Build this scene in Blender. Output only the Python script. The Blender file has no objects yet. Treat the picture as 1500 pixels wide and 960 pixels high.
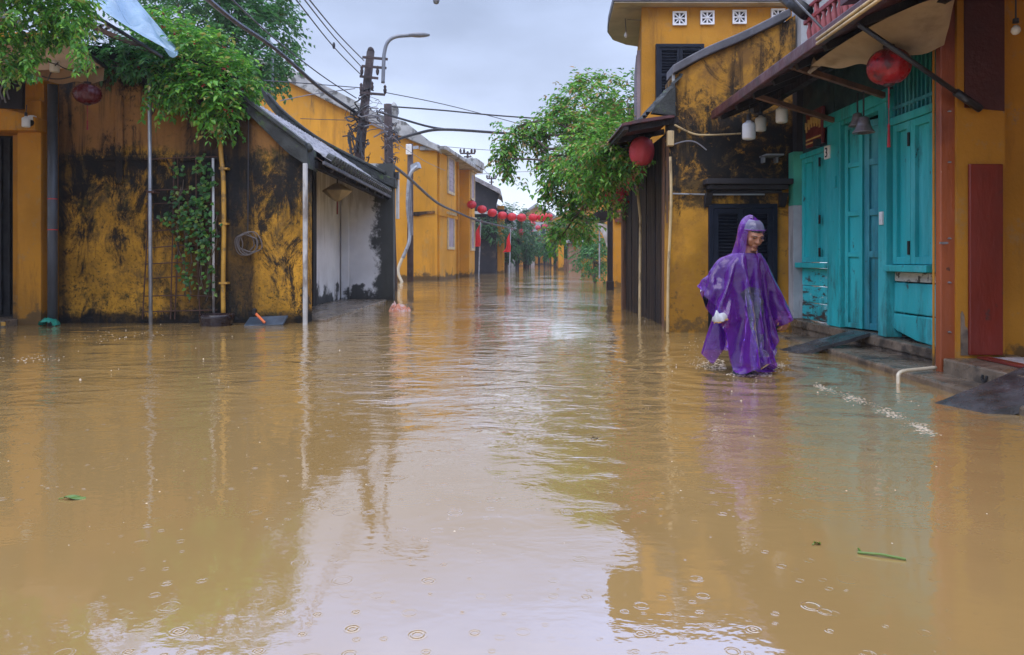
import bpy, bmesh, math, random
from mathutils import Vector, Matrix, noise as mnoise
R = math.radians
random.seed(7)
S = bpy.context.scene
COL = S.collection

# ------------------------------------------------------------------ camera
FPX, HC, HY = 1083.0, 0.90, 380.0          # focal length in photo pixels, eye height above the water, horizon row
cam_d = bpy.data.cameras.new('camera'); cam = bpy.data.objects.new('camera', cam_d); COL.objects.link(cam)
cam.location = (0, 0, HC); cam.rotation_euler = (R(90), 0, 0)
cam_d.sensor_width = 36.0; cam_d.lens = FPX / 1500 * 36.0
cam_d.shift_y = -(480 - HY) / 1500
cam_d.clip_end = 2000; cam_d.clip_start = 0.05
S.camera = cam

# ------------------------------------------------------------------ world: thin Nishita sky under an overcast deck
w = bpy.data.worlds.new('World'); S.world = w; w.use_nodes = True
nt = w.node_tree; nt.nodes.clear()
def WN(t, **k):
    n = nt.nodes.new(t)
    for a, b in k.items(): setattr(n, a, b)
    return n
SUN_EL, SUN_AZ = 52, 200                   # high, behind the photographer's left shoulder, veiled by cloud
out = WN('ShaderNodeOutputWorld'); mixs = WN('ShaderNodeMixShader'); mixs.inputs[0].default_value = 0.9
sky = WN('ShaderNodeTexSky', sky_type='NISHITA', sun_disc=False)
sky.sun_elevation = R(SUN_EL); sky.sun_rotation = R(SUN_AZ)
b1 = WN('ShaderNodeBackground'); b1.inputs[1].default_value = 0.1
b2 = WN('ShaderNodeBackground'); b2.inputs[1].default_value = 1.0
tc = WN('ShaderNodeTexCoord'); sep = WN('ShaderNodeSeparateXYZ'); ramp = WN('ShaderNodeValToRGB')
mp = WN('ShaderNodeMapping'); mp.inputs['Scale'].default_value = (1.6, 1.6, 4.2); mp.inputs['Location'].default_value = (.35, .2, .1)
nz = WN('ShaderNodeTexNoise'); nz.inputs['Scale'].default_value = 1.7; nz.inputs['Detail'].default_value = 5; nz.inputs['Roughness'].default_value = .5
mr = WN('ShaderNodeMapRange'); mr.inputs[1].default_value = .3; mr.inputs[2].default_value = .7; mr.inputs[3].default_value = .74; mr.inputs[4].default_value = 1.22
mul = WN('ShaderNodeVectorMath', operation='SCALE')
e = ramp.color_ramp.elements
e[0].position = 0.0; e[0].color = (.84, .91, 1.04, 1)
e[1].position = 1.0; e[1].color = (1.45, 1.52, 1.75, 1)
for p, c in ((.10, (.66, .74, .90)), (.20, (.46, .53, .71)), (.33, (.42, .50, .70)), (.44, (.58, .84, 1.55)), (.7, (1.25, 1.38, 1.8))):
    q = e.new(p); q.color = (*c, 1)
L = nt.links.new
L(tc.outputs['Generated'], sep.inputs[0]); L(sep.outputs[2], ramp.inputs[0])
L(tc.outputs['Generated'], mp.inputs[0]); L(mp.outputs[0], nz.inputs[0]); L(nz.outputs[0], mr.inputs[0])
L(ramp.outputs[0], mul.inputs[0]); L(mr.outputs[0], mul.inputs['Scale']); L(mul.outputs[0], b2.inputs[0])
L(sky.outputs[0], b1.inputs[0]); L(b1.outputs[0], mixs.inputs[1]); L(b2.outputs[0], mixs.inputs[2]); L(mixs.outputs[0], out.inputs[0])

# ------------------------------------------------------------------ sun behind cloud
sd = bpy.data.lights.new('sun', 'SUN'); sd.energy = 1.0; sd.angle = R(50); sd.color = (1.0, .97, .92)
so = bpy.data.objects.new('sun', sd); COL.objects.link(so)
az = R(SUN_AZ); el = R(SUN_EL)
dirv = Vector((math.sin(az) * math.cos(el), math.cos(az) * math.cos(el), math.sin(el)))
so.rotation_euler = dirv.to_track_quat('Z', 'Y').to_euler(); so.location = dirv * 30

S.view_settings.view_transform = 'Standard'; S.view_settings.look = 'None'
S.view_settings.gamma = 1.0; S.view_settings.use_curve_mapping = False
S.view_settings.exposure = 0.6
S.cycles.max_bounces = 8; S.cycles.transparent_max_bounces = 12; S.cycles.use_denoising = True
S.cycles.caustics_reflective = False; S.cycles.caustics_refractive = False

def W(x, y, Y):
    """A point of the place that stands Y metres in front of the eye and shows at photo pixel (x, y)."""
    return Vector(((x - 750) / FPX * Y, Y, HC - (y - HY) / FPX * Y))
def WX(x, Y): return (x - 750) / FPX * Y
def WZ(y, Y): return HC - (y - HY) / FPX * Y

# ------------------------------------------------------------------ materials
def mk(name, base, rough=.7, var=.2, vscale=2.5, layers=(), bump=.25, bscale=30, metallic=0, spec=.5, coat=0, stretch=(1, 1, 1), trans=0, island=None, rvar=.12):
    m = bpy.data.materials.new(name); m.use_nodes = True
    t = m.node_tree; t.nodes.clear(); N = t.nodes.new; K = t.links.new
    o = N('ShaderNodeOutputMaterial'); p = N('ShaderNodeBsdfPrincipled'); K(p.outputs[0], o.inputs[0])
    g = N('ShaderNodeNewGeometry'); pos = g.outputs['Position']
    def noise(scale, detail=4, st=(1, 1, 1), off=0, rg=.55, dist=0):
        mm = N('ShaderNodeMapping'); mm.inputs['Scale'].default_value = st; mm.inputs['Location'].default_value = (off, off * .7, off * .3)
        K(pos, mm.inputs[0]); n = N('ShaderNodeTexNoise'); n.inputs['Scale'].default_value = scale; n.inputs['Detail'].default_value = detail
        n.inputs['Roughness'].default_value = rg; n.inputs['Distortion'].default_value = dist
        K(mm.outputs[0], n.inputs[0]); return n.outputs[0]
    def rng(v, a, b, c=0., d=1., smooth=True):
        r = N('ShaderNodeMapRange'); r.interpolation_type = 'SMOOTHSTEP' if smooth else 'LINEAR'
        for i, q in enumerate((a, b, c, d)): r.inputs[i + 1].default_value = q
        K(v, r.inputs[0]); return r.outputs[0]
    def math_(op, a, b):
        n = N('ShaderNodeMath'); n.operation = op
        for i, q in enumerate((a, b)):
            if isinstance(q, (int, float)): n.inputs[i].default_value = q
            else: K(q, n.inputs[i])
        return n.outputs[0]
    def mix(f, a, b):
        n = N('ShaderNodeMix'); n.data_type = 'RGBA'
        for i, q in ((0, f), (6, a), (7, b)):
            if isinstance(q, (int, float)): n.inputs[i].default_value = q
            elif isinstance(q, tuple): n.inputs[i].default_value = (*q, 1)
            else: K(q, n.inputs[i])
        return n.outputs[2]
    if island:                                   # leaves: one tone per leaf out of a short list
        r = N('ShaderNodeValToRGB'); r.color_ramp.interpolation = 'LINEAR'
        el_ = r.color_ramp.elements
        el_[0].position = 0; el_[0].color = (*island[0], 1); el_[1].position = 1; el_[1].color = (*island[-1], 1)
        for i, c in enumerate(island[1:-1]):
            q = el_.new((i + 1) / (len(island) - 1)); q.color = (*c, 1)
        K(g.outputs['Random Per Island'], r.inputs[0]); col = r.outputs[0]
    else:
        lo = tuple(c * (1 - var) for c in base); hi = tuple(min(1, c * (1 + var)) for c in base)
        col = mix(rng(noise(vscale, 6, stretch), .3, .7), lo, hi)
    sepz = N('ShaderNodeSeparateXYZ'); K(pos, sepz.inputs[0])
    for i, l in enumerate(layers):
        n = noise(l.get('s', 2), l.get('d', 8), l.get('st', (1, 1, 1)), l.get('off', 3.1 * (i + 1)), l.get('rg', .6), l.get('dist', 0))
        if l.get('g'): n = math_('ADD', math_('MULTIPLY', n, l['g']), .5 - .5 * l['g'])
        zr = l.get('z')
        if zr:                                    # bias of the mask with height: [(z, bias), ...]
            z0, z1 = zr[0][0], zr[-1][0]
            r = N('ShaderNodeValToRGB'); el_ = r.color_ramp.elements
            f = lambda b: (b + 1) / 2
            el_[0].position = 0; el_[0].color = (f(zr[0][1]),) * 3 + (1,)
            el_[1].position = 1; el_[1].color = (f(zr[-1][1]),) * 3 + (1,)
            for z, b in zr[1:-1]:
                q = el_.new((z - z0) / (z1 - z0)); q.color = (f(b),) * 3 + (1,)
            K(rng(sepz.outputs[l.get('axis', 2)], z0, z1, 0, 1, False), r.inputs[0])
            n = math_('ADD', n, math_('SUBTRACT', math_('MULTIPLY', r.outputs[0], 2.0), 1.0))
        msk = rng(n, l.get('lo', .5), l.get('hi', .62), 0, l.get('a', 1))
        col = mix(msk, col, l['c'])
    K(col, p.inputs['Base Color'])
    if rvar: K(rng(noise(vscale * 2.3, 4, stretch, 9.), .3, .7, max(.03, rough - rvar), min(1, rough + rvar)), p.inputs['Roughness'])
    else: p.inputs['Roughness'].default_value = rough
    p.inputs['Metallic'].default_value = metallic; p.inputs['Specular IOR Level'].default_value = spec
    p.inputs['Coat Weight'].default_value = coat; p.inputs['Coat Roughness'].default_value = .12
    if bump:
        bn = N('ShaderNodeBump'); bn.inputs['Strength'].default_value = bump; bn.inputs['Distance'].default_value = .02
        K(noise(bscale, 6, stretch, 5.), bn.inputs['Height']); K(bn.outputs[0], p.inputs['Normal'])
    if trans:
        tr = N('ShaderNodeBsdfTranslucent'); K(col, tr.inputs[0]); ms = N('ShaderNodeMixShader'); ms.inputs[0].default_value = trans
        K(p.outputs[0], ms.inputs[1]); K(tr.outputs[0], ms.inputs[2]); K(ms.outputs[0], o.inputs[0])
    return m

PL = .2
YEL = (.60, .29, .025)
BLK = (.011, .011, .012)
drip = (2.2, 2.2, .35)
M = {}
M['moss'] = mk('mossy_ochre_plaster', (.46, .235, .028), .85, .35, 1.4, bump=.6, bscale=22, spec=PL, layers=(
    dict(c=(.22, .12, .022), s=6, lo=.46, hi=.64, a=.8, rg=.8), dict(c=(.50, .33, .12), s=9, lo=.64, hi=.70, a=.5, rg=.8, off=71),
    dict(c=(.235, .115, .045), s=1.2, lo=.35, hi=.6, a=.88, z=[(0, -.6), (2.15, -.5), (2.6, .25), (4, .25)]),
    dict(c=(.10, .068, .030), s=2.2, st=(1.4, 1, .6), g=1.7, lo=.50, hi=.78, a=.9, rg=.72, dist=.5, off=2.2, z=[(0, .05), (.5, 0), (1.1, 0), (1.6, .06), (2.3, .12), (2.6, -.18), (3.2, -.1), (4, .2)]),
    dict(c=(.055, .045, .016), s=5, lo=.52, hi=.68, a=.92, rg=.75, dist=.3, z=[(0, .09), (.5, .0), (1.0, -.03), (1.6, .05), (2.3, .07), (2.8, -.12), (4, .1)]),
    dict(c=BLK, s=1.9, st=(1.5, 1, .7), lo=.44, hi=.72, a=.97, rg=.82, dist=.6, g=2.2, z=[(0, .06), (.3, -.05), (.9, -.07), (1.35, 0.02), (1.8, .13), (2.3, .17), (2.5, -.10), (3.0, -.14), (3.4, .10), (4, .35)]),
    dict(c=BLK, s=1.7, st=(3.4, 1, .22), lo=.54, hi=.70, a=.85, rg=.7, dist=.3, off=21, z=[(0, -.08), (1.2, .0), (2.3, .08), (2.7, .02), (4, .15)]),
    dict(c=BLK, s=.8, st=(1, 1, .05), lo=.46, hi=.66, a=.8, rg=.7, off=37, axis=0, z=[(-6.2, .1), (-5.6, -.2), (-4.9, 0), (-4.3, .08), (-3.95, .30), (-3.65, .14), (-3.3, -.2), (-2.9, -.2)]),
    dict(c=(.018, .022, .012), s=24, lo=.60, hi=.70, a=.8, rg=.65, off=14, z=[(0, .07), (2, 0), (4, -.1)]),
    dict(c=BLK, s=2.5, lo=.5, hi=.7, a=.9, z=[(0, .35), (.22, -.1), (4, -1)])))
M['gable'] = mk('street_gable_plaster', (.42, .21, .028), .8, .28, 1.6, bump=.4, bscale=24, spec=PL, layers=(
    dict(c=(.25, .125, .03), s=4, lo=.42, hi=.72, a=.7, rg=.7),
    dict(c=(.16, .085, .03), s=1.6, lo=.46, hi=.68, a=.85, rg=.72, dist=.5, z=[(0, -.15), (1.5, -.08), (2.2, .08), (4, .05)]),
    dict(c=(.060, .042, .02), s=3.2, lo=.48, hi=.64, a=.9, rg=.74, dist=.6, off=4.4, z=[(0, -.3), (1.2, -.2), (1.6, .05), (2.4, .1), (2.8, .04), (3.2, -.06), (4, .06)]),
    dict(c=BLK, s=1.9, st=(1, 1, .8), lo=.42, hi=.70, a=.97, rg=.82, dist=.8, g=2.0, z=[(0, -.35), (1.2, -.25), (1.55, 0), (1.9, .15), (2.45, .2), (2.75, .03), (3.1, -.10), (3.6, -.06), (4, .1)]),
    dict(c=BLK, s=2, st=(3, 1, .22), lo=.52, hi=.70, a=.85, rg=.7, off=33, z=[(0, -.1), (1.5, -.03), (2.3, .1), (4, .0)]),
    dict(c=(.40, .20, .03), s=5, lo=.55, hi=.63, a=.85, rg=.75, dist=.5, off=51, z=[(0, -.3), (1.5, -.05), (3, .02), (4, -.05)]),
    dict(c=(.09, .06, .03), s=6, lo=.55, hi=.64, a=.8, rg=.75, z=[(0, .14), (.35, 0), (1.2, -.05), (4, -.06)])))
M['yellow'] = mk('ochre_limewash', (.42, .19, .022), .8, .2, .8, bump=.25, bscale=26, spec=PL, layers=(
    dict(c=(.20, .095, .025), s=2.2, st=drip, lo=.48, hi=.85, a=.75, rg=.75, g=1.7), dict(c=(.30, .20, .10), s=3.5, lo=.58, hi=.74, a=.5, rg=.8, g=1.5, off=44),
    dict(c=(.60, .33, .06), s=1.3, lo=.55, hi=.8, a=.4, off=8),
    dict(c=(.10, .065, .03), s=4, lo=.5, hi=.6, a=.85, z=[(0, .15), (.35, -.1), (1.2, -.3), (9, -.3)]),
    dict(c=(.22, .16, .10), s=5, lo=.67, hi=.71, a=.85, rg=.7, off=17)))
M['yellow_far'] = mk('ochre_warehouse_plaster', (.56, .265, .026), .8, .16, .45, bump=.15, bscale=12, spec=PL, layers=(
    dict(c=(.33, .15, .025), s=.9, st=(2, 2, .25), lo=.48, hi=.85, a=.75, rg=.75, g=1.7), dict(c=(.42, .26, .09), s=.8, lo=.55, hi=.75, a=.6, rg=.8, g=1.6, off=29), dict(c=(.10, .075, .045), s=1.1, st=(1.5, 1.5, .22), lo=.62, hi=.85, a=.75, rg=.75, g=1.6, off=23),
    dict(c=(.07, .05, .03), s=2.2, lo=.5, hi=.66, a=.9, z=[(0, .35), (.22, .08), (.5, -.10), (1.4, -.3), (9, -.35)]),
    dict(c=(.16, .12, .06), s=1.6, lo=.62, hi=.66, a=.8, rg=.78, off=11)))
M['white_wall'] = mk('damp_white_plaster', (.80, .80, .82), .8, .12, 1.2, bump=.2, layers=(
    dict(c=(.30, .28, .26), s=2, st=drip, lo=.5, hi=.7, a=.55, z=[(0, .1), (.6, -.05), (1.7, -.05), (2.3, .12)]),
    dict(c=(.03, .033, .03), s=1.4, lo=.46, hi=.58, a=.96, rg=.7, axis=0, z=[(-3.4, -.25), (-3.05, .0), (-2.75, .2), (-2.4, .5)]),
    dict(c=(.03, .03, .028), s=2.2, lo=.5, hi=.6, a=.95, z=[(-.1, .2), (.35, .0), (.8, -.4), (3, -.5)])))
M['grey_plaster'] = mk('grey_cement', (.36, .37, .40), .8, .2, 2, layers=(dict(c=(.08, .08, .08), s=2.5, st=drip, lo=.52, hi=.68, a=.8),))
M['conc'] = mk('weathered_concrete', (.33, .34, .35), .85, .25, 2, layers=(dict(c=(.06, .06, .055), s=2.5, lo=.5, hi=.62, a=.85), dict(c=(.5, .5, .5), s=4, lo=.62, hi=.7, a=.6)))
M['coping'] = mk('mossy_black_coping', (.024, .027, .027), .7, .4, 4, bump=.6, layers=(
    dict(c=(.05, .085, .02), s=6, lo=.56, hi=.66, a=.8), dict(c=(.14, .15, .15), s=4, lo=.62, hi=.75, a=.6)))
M['tile'] = mk('old_grey_roof_tile', (.235, .23, .255), .55, .45, 6, bump=.5, bscale=25, layers=(
    dict(c=(.26, .25, .26), s=3, lo=.52, hi=.66, a=.75), dict(c=(.03, .035, .025), s=4, lo=.58, hi=.70, a=.7), dict(c=(.06, .09, .03), s=8, lo=.62, hi=.7, a=.8)))
M['step'] = mk('wet_stone_step', (.17, .13, .095), .3, .3, 3, bump=.4, bscale=18, rvar=.15, layers=(
    dict(c=(.045, .04, .035), s=3, lo=.5, hi=.62, a=.85), dict(c=(.26, .20, .14), s=6, lo=.58, hi=.7, a=.6)))
M['step_dark'] = mk('wet_dark_slab', (.055, .055, .06), .25, .35, 4, bump=.5, bscale=16, rvar=.12, layers=(dict(c=(.12, .12, .13), s=6, lo=.55, hi=.7, a=.7), dict(c=(.02, .02, .02), s=2.5, lo=.5, hi=.65, a=.8)))
def teal(name, base, extra=()):
    return mk(name, base, .45, .16, 2.2, bump=.25, bscale=14, stretch=(1, 1, .3), layers=(
        dict(c=tuple(c * .6 for c in base), s=3, st=(2, 2, .3), lo=.5, hi=.75, a=.6),
        dict(c=(.12, .52, .58), s=1.6, st=(2, 2, .4), lo=.48, hi=.7, a=.45, off=5, rg=.7), dict(c=(.02, .12, .12), s=2, st=(2, 2, .5), lo=.5, hi=.8, a=.85, off=15, rg=.78, g=1.7, z=[(.1, .16), (.5, 0), (1.6, -.1), (2.4, .05)]),
        dict(c=(.03, .03, .028), s=6, st=(1, 1, .5), lo=.60, hi=.66, a=.9, rg=.78)) + tuple(extra))
M['teal'] = teal('turquoise_paint', (.02, .375, .405))
M['teal_dark'] = teal('shaded_turquoise_paint', (.012, .19, .25))  # same turquoise darkened: shade of the recessed door leaf put into the colour
M['teal_worn'] = teal('flaking_turquoise_paint', (.03, .48, .54), (
    dict(c=(.05, .025, .018), s=4, st=(1, .8, 3.5), lo=.55, hi=.60, a=.97, rg=.75, off=41, z=[(.1, .06), (.5, .03), (.8, -.03)]),
    dict(c=(.42, .50, .46), s=5, st=(1, 1, 4), lo=.6, hi=.64, a=.8, rg=.7, off=60)))
M['bluegreen_board'] = mk('dark_blue_green_board', (.016, .05, .058), .6, .3, 3, layers=(dict(c=BLK, s=3, lo=.5, hi=.65, a=.7),))
M['peeling'] = mk('peeling_pale_board', (.55, .55, .50), .6, .2, 5, layers=(dict(c=(.05, .04, .03), s=9, lo=.52, hi=.57, a=.95, rg=.75),))
M['redpost'] = mk('red_brown_post_paint', (.33, .085, .03), .35, .2, 2, bump=.2, stretch=(1, 1, .25), layers=(
    dict(c=(.14, .03, .018), s=1.2, lo=.35, hi=.6, a=.9, z=[(0, -.5), (1.4, -.35), (2.1, .15), (3, .2)]),
    dict(c=(.04, .02, .015), s=8, lo=.62, hi=.68, a=.85, rg=.7),
    dict(c=(.6, .45, .38), s=22, lo=.70, hi=.73, a=.8)))
M['redpanel'] = mk('oxblood_panel_paint', (.17, .02, .012), .4, .22, 2, bump=.15, stretch=(1, 1, .3), layers=(
    dict(c=(.10, .02, .016), s=2, lo=.45, hi=.7, a=.7), dict(c=(.04, .03, .03), s=9, lo=.64, hi=.7, a=.7)))
M['darkwood'] = mk('black_stained_timber', (.018, .015, .017), .6, spec=.2, var=.4, vscale=3, bump=.5, bscale=14, stretch=(2, 2, .2), layers=(dict(c=(.09, .06, .045), s=4, st=(2, 2, .3), lo=.58, hi=.7, a=.6),))
M['brownwood'] = mk('brown_timber', (.13, .062, .035), .6, .35, 3, bump=.5, bscale=14, stretch=(2, 2, .2), layers=(dict(c=(.03, .02, .015), s=4, st=(2, 2, .3), lo=.5, hi=.7, a=.8), dict(c=(.30, .20, .12), s=5, st=(2, 2, .3), lo=.62, hi=.7, a=.6)))
M['maroon'] = mk('maroon_metal_edge', (.075, .022, .026), .45, .3, 3, layers=(dict(c=(.03, .02, .02), s=4, lo=.5, hi=.65, a=.7),))
M['navy'] = mk('blue_black_shutter_paint', (.008, .011, .022), .5, spec=.2, var=.3, vscale=3, bump=.2, layers=(dict(c=(.04, .045, .06), s=5, lo=.6, hi=.75, a=.6),))
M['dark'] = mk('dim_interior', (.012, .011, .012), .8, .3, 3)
M['black_house'] = mk('sooty_black_plaster', (.028, .026, .030), .8, spec=.2, var=.4, vscale=1.2, layers=(dict(c=(.12, .095, .07), s=1.2, lo=.56, hi=.7, a=.7), dict(c=(.015, .015, .02), s=.8, lo=.45, hi=.6, a=.7)))
M['soffit'] = mk('pale_soffit', (.46, .40, .32), .8, .15, 1.5, layers=(dict(c=(.2, .16, .12), s=2, lo=.52, hi=.7, a=.6),))
M['slab_edge'] = mk('grey_slab_edge', (.10, .10, .12), .7, .3, 3)
M['white_paint'] = mk('chalky_white_paint', (.68, .68, .68), .6, .12, 4, layers=(dict(c=(.28, .24, .2), s=5, lo=.56, hi=.7, a=.6),))
M['vent'] = mk('white_vent_block', (.74, .75, .80), .7, .1, 5)
M['louvre'] = mk('faded_lilac_louvre', (.30, .25, .30), .6, .15, 2)
M['pipe_grey'] = mk('grey_plastic_pipe', (.055, .062, .075), .4, .15, 3)
M['pipe_yellow'] = mk('ochre_plastic_pipe', (.50, .27, .04), .5, .2, 4, layers=(dict(c=(.12, .08, .04), s=6, lo=.55, hi=.65, a=.7),))
M['pipe_white'] = mk('pale_plastic_pipe', (.62, .55, .42), .4, .1, 4)
M['galv'] = mk('galvanised_steel', (.34, .36, .40), .45, .2, 4, metallic=.6, layers=(dict(c=(.12, .09, .07), s=6, lo=.6, hi=.7, a=.7),))
M['rust'] = mk('rusted_wire', (.075, .035, .026), .8, .3, 6)
M['red_band'] = mk('red_tape', (.45, .03, .03), .5)
M['pole'] = mk('dark_concrete_pole', (.060, .040, .042), .8, .3, 4, layers=(dict(c=(.14, .11, .11), s=4, lo=.55, hi=.7, a=.7), dict(c=(.02, .018, .02), s=2, lo=.5, hi=.65, a=.7)))
M['cable'] = mk('black_cable', (.022, .022, .028), .5, .2, 5, bump=0)
M['cable_grey'] = mk('grey_cable', (.16, .16, .19), .5, .2, 5, bump=0)
M['lamp_grey'] = mk('grey_lamp_metal', (.18, .19, .22), .4, .15, 4, metallic=.4)
M['silk'] = mk('red_lantern_silk', (.62, .03, .05), .45, .18, 6, bump=.1, trans=.25, layers=(dict(c=(.75, .09, .09), s=5, lo=.6, hi=.72, a=.5),))
M['silk_wet'] = mk('wet_red_lantern_silk', (.36, .008, .014), .3, .25, 8, bump=.15, trans=.15, layers=(dict(c=(.05, .005, .008), s=7, lo=.52, hi=.62, a=.85, z=[(1.9, -.1), (2.25, -.06), (2.5, .22)]), dict(c=(.7, .25, .08), s=14, lo=.67, hi=.71, a=.8)))
M['silk_pink'] = mk('faded_lantern_silk', (.60, .07, .10), .6, .15, 4, bump=.1, trans=.2)
M['brown_plaster'] = mk('brown_plaster', (.20, .115, .075), .8, .25, 1.5)
M['tassel'] = mk('red_tassel', (.22, .008, .014), .7)
M['cap'] = mk('black_lantern_cap', (.03, .012, .012), .5)
M['cream'] = mk('cream_lamp_paper', (.62, .52, .34), .7, .15, 5, trans=.3)
M['bulb'] = mk('milky_lamp_plastic', (.78, .80, .84), .3, .04, 3, bump=0, trans=.3)
M['metal_dark'] = mk('black_steel', (.02, .019, .021), .4, .3, 4, metallic=.3)
M['bell'] = mk('dull_tin_shade', (.27, .24, .25), .4, .25, 6, metallic=.5, layers=(dict(c=(.08, .06, .06), s=7, lo=.55, hi=.68, a=.7),))
M['glass'] = mk('clear_bulb_glass', (.55, .53, .52), .08, .05, 3, bump=0)
M['tarp_blue'] = mk('blue_white_plastic_sheet', (.30, .47, .66), .3, .12, 1.6, bump=.3, bscale=7, trans=.35, layers=(dict(c=(.58, .70, .82), s=2.5, lo=.5, hi=.7, a=.6, dist=1), dict(c=(.20, .33, .47), s=3, lo=.58, hi=.7, a=.6, dist=1.2)))
M['tin'] = mk('corrugated_pale_sheet', (.36, .38, .43), .4, .2, 3, layers=(dict(c=(.14, .12, .12), s=3, lo=.5, hi=.7, a=.7),))
M['canvas'] = mk('tan_awning_canvas', (.36, .24, .15), .8, .15, 2, bump=.3, bscale=12, trans=.25, layers=(dict(c=(.16, .10, .07), s=2.5, lo=.5, hi=.7, a=.6),))
M['canvas_beige'] = mk('beige_awning_canvas', (.40, .32, .245), .8, .15, 2.5, bump=.35, bscale=9, trans=.15, layers=(dict(c=(.18, .14, .11), s=3, lo=.52, hi=.72, a=.6),))
M['bamboo'] = mk('weathered_bamboo', (.46, .34, .18), .6, .2, 4, layers=(dict(c=(.15, .10, .06), s=7, st=(2, 2, .5), lo=.55, hi=.65, a=.7),))
M['sign_brown'] = mk('brown_sign_board', (.12, .03, .018), .5)
M['sign_red'] = mk('red_sign_board', (.13, .018, .018), .5, .25, 4)
M['gold'] = mk('gold_lettering', (.55, .38, .13), .5, .15, 9, bump=0)
M['green_plastic'] = mk('green_plastic_bag', (.03, .30, .22), .35, .25, 9, trans=.2)
M['pot'] = mk('dark_glazed_basin', (.022, .014, .016), .3, .3, 5)
M['blue_slab'] = mk('blue_grey_board', (.05, .075, .11), .4, .3, 5)
M['orange'] = mk('orange_plastic', (.62, .13, .03), .4, .2, 6)
M['pinkbag'] = mk('pink_orange_plastic_sack', (.72, .30, .19), .4, .25, 9, trans=.3, layers=(dict(c=(.82, .70, .72), s=8, lo=.5, hi=.6, a=.8), dict(c=(.75, .16, .05), s=7, lo=.58, hi=.66, a=.8, off=9)))
M['whitecloth'] = mk('white_tarp', (.60, .61, .66), .6, .12, 3, trans=.3)
M['flag'] = mk('red_flag_cloth', (.62, .015, .018), .6, .15, 4, trans=.3)
M['skin'] = mk('skin', (.31, .145, .092), .5, .16, 26, bump=.1)
M['lip'] = mk('lip', (.20, .065, .05), .5)
M['shirt'] = mk('dark_shirt', (.022, .018, .05), .7, .25, 8)
M['jeans'] = mk('wet_dark_jeans', (.022, .04, .075), .5, .35, 12)
M['hair'] = mk('black_hair', (.012, .010, .010), .4)
M['eye'] = mk('dark_eye', (.02, .014, .012), .2)
M['bark'] = mk('bark', (.075, .055, .042), .85, .35, 6, bump=.8, bscale=18, stretch=(1, 1, .4))
LEAF = dict(rough=.35, var=0, bump=0, rvar=0, trans=.4)
M['leaf'] = mk('street_tree_leaf', (0, 0, 0), island=[(0.024, 0.085, 0.022), (0.085, 0.268, 0.034), (0.049, 0.171, 0.029), (0.183, 0.464, 0.055), (0.110, 0.342, 0.043), (0.342, 0.610, 0.085), (0.146, 0.403, 0.049), (0.061, 0.220, 0.034), (0.512, 0.293, 0.110), (0.037, 0.122, 0.024)], **LEAF)
M['leaf_bright'] = mk('bright_vine_leaf', (0, 0, 0), island=[(0.034, 0.115, 0.023), (0.103, 0.322, 0.040), (0.057, 0.207, 0.032), (0.184, 0.471, 0.052), (0.299, 0.575, 0.075), (0.127, 0.356, 0.052), (0.057, 0.207, 0.032), (0.414, 0.368, 0.103)], **LEAF)
M['leaf_dark'] = mk('dark_tree_leaf', (0, 0, 0), island=[(0.029, 0.109, 0.034), (0.052, 0.172, 0.046), (0.034, 0.138, 0.046), (0.092, 0.276, 0.069), (0.063, 0.207, 0.057), (0.138, 0.368, 0.092)], **LEAF)
M['leaf_wall'] = mk('creeper_leaf', (0, 0, 0), island=[(.02, .09, .02), (.04, .15, .025), (.03, .11, .03), (.10, .26, .035), (.20, .26, .04)], **LEAF)
M['leaf_far'] = mk('far_tree_leaf', (0, 0, 0), island=[(.03, .09, .035), (.05, .15, .05), (.04, .12, .045), (.08, .20, .06)], **LEAF)
M['flower'] = mk('red_blossom', (0, 0, 0), island=[(.55, .02, .04), (.40, .015, .06), (.6, .08, .05)], **LEAF)

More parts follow.
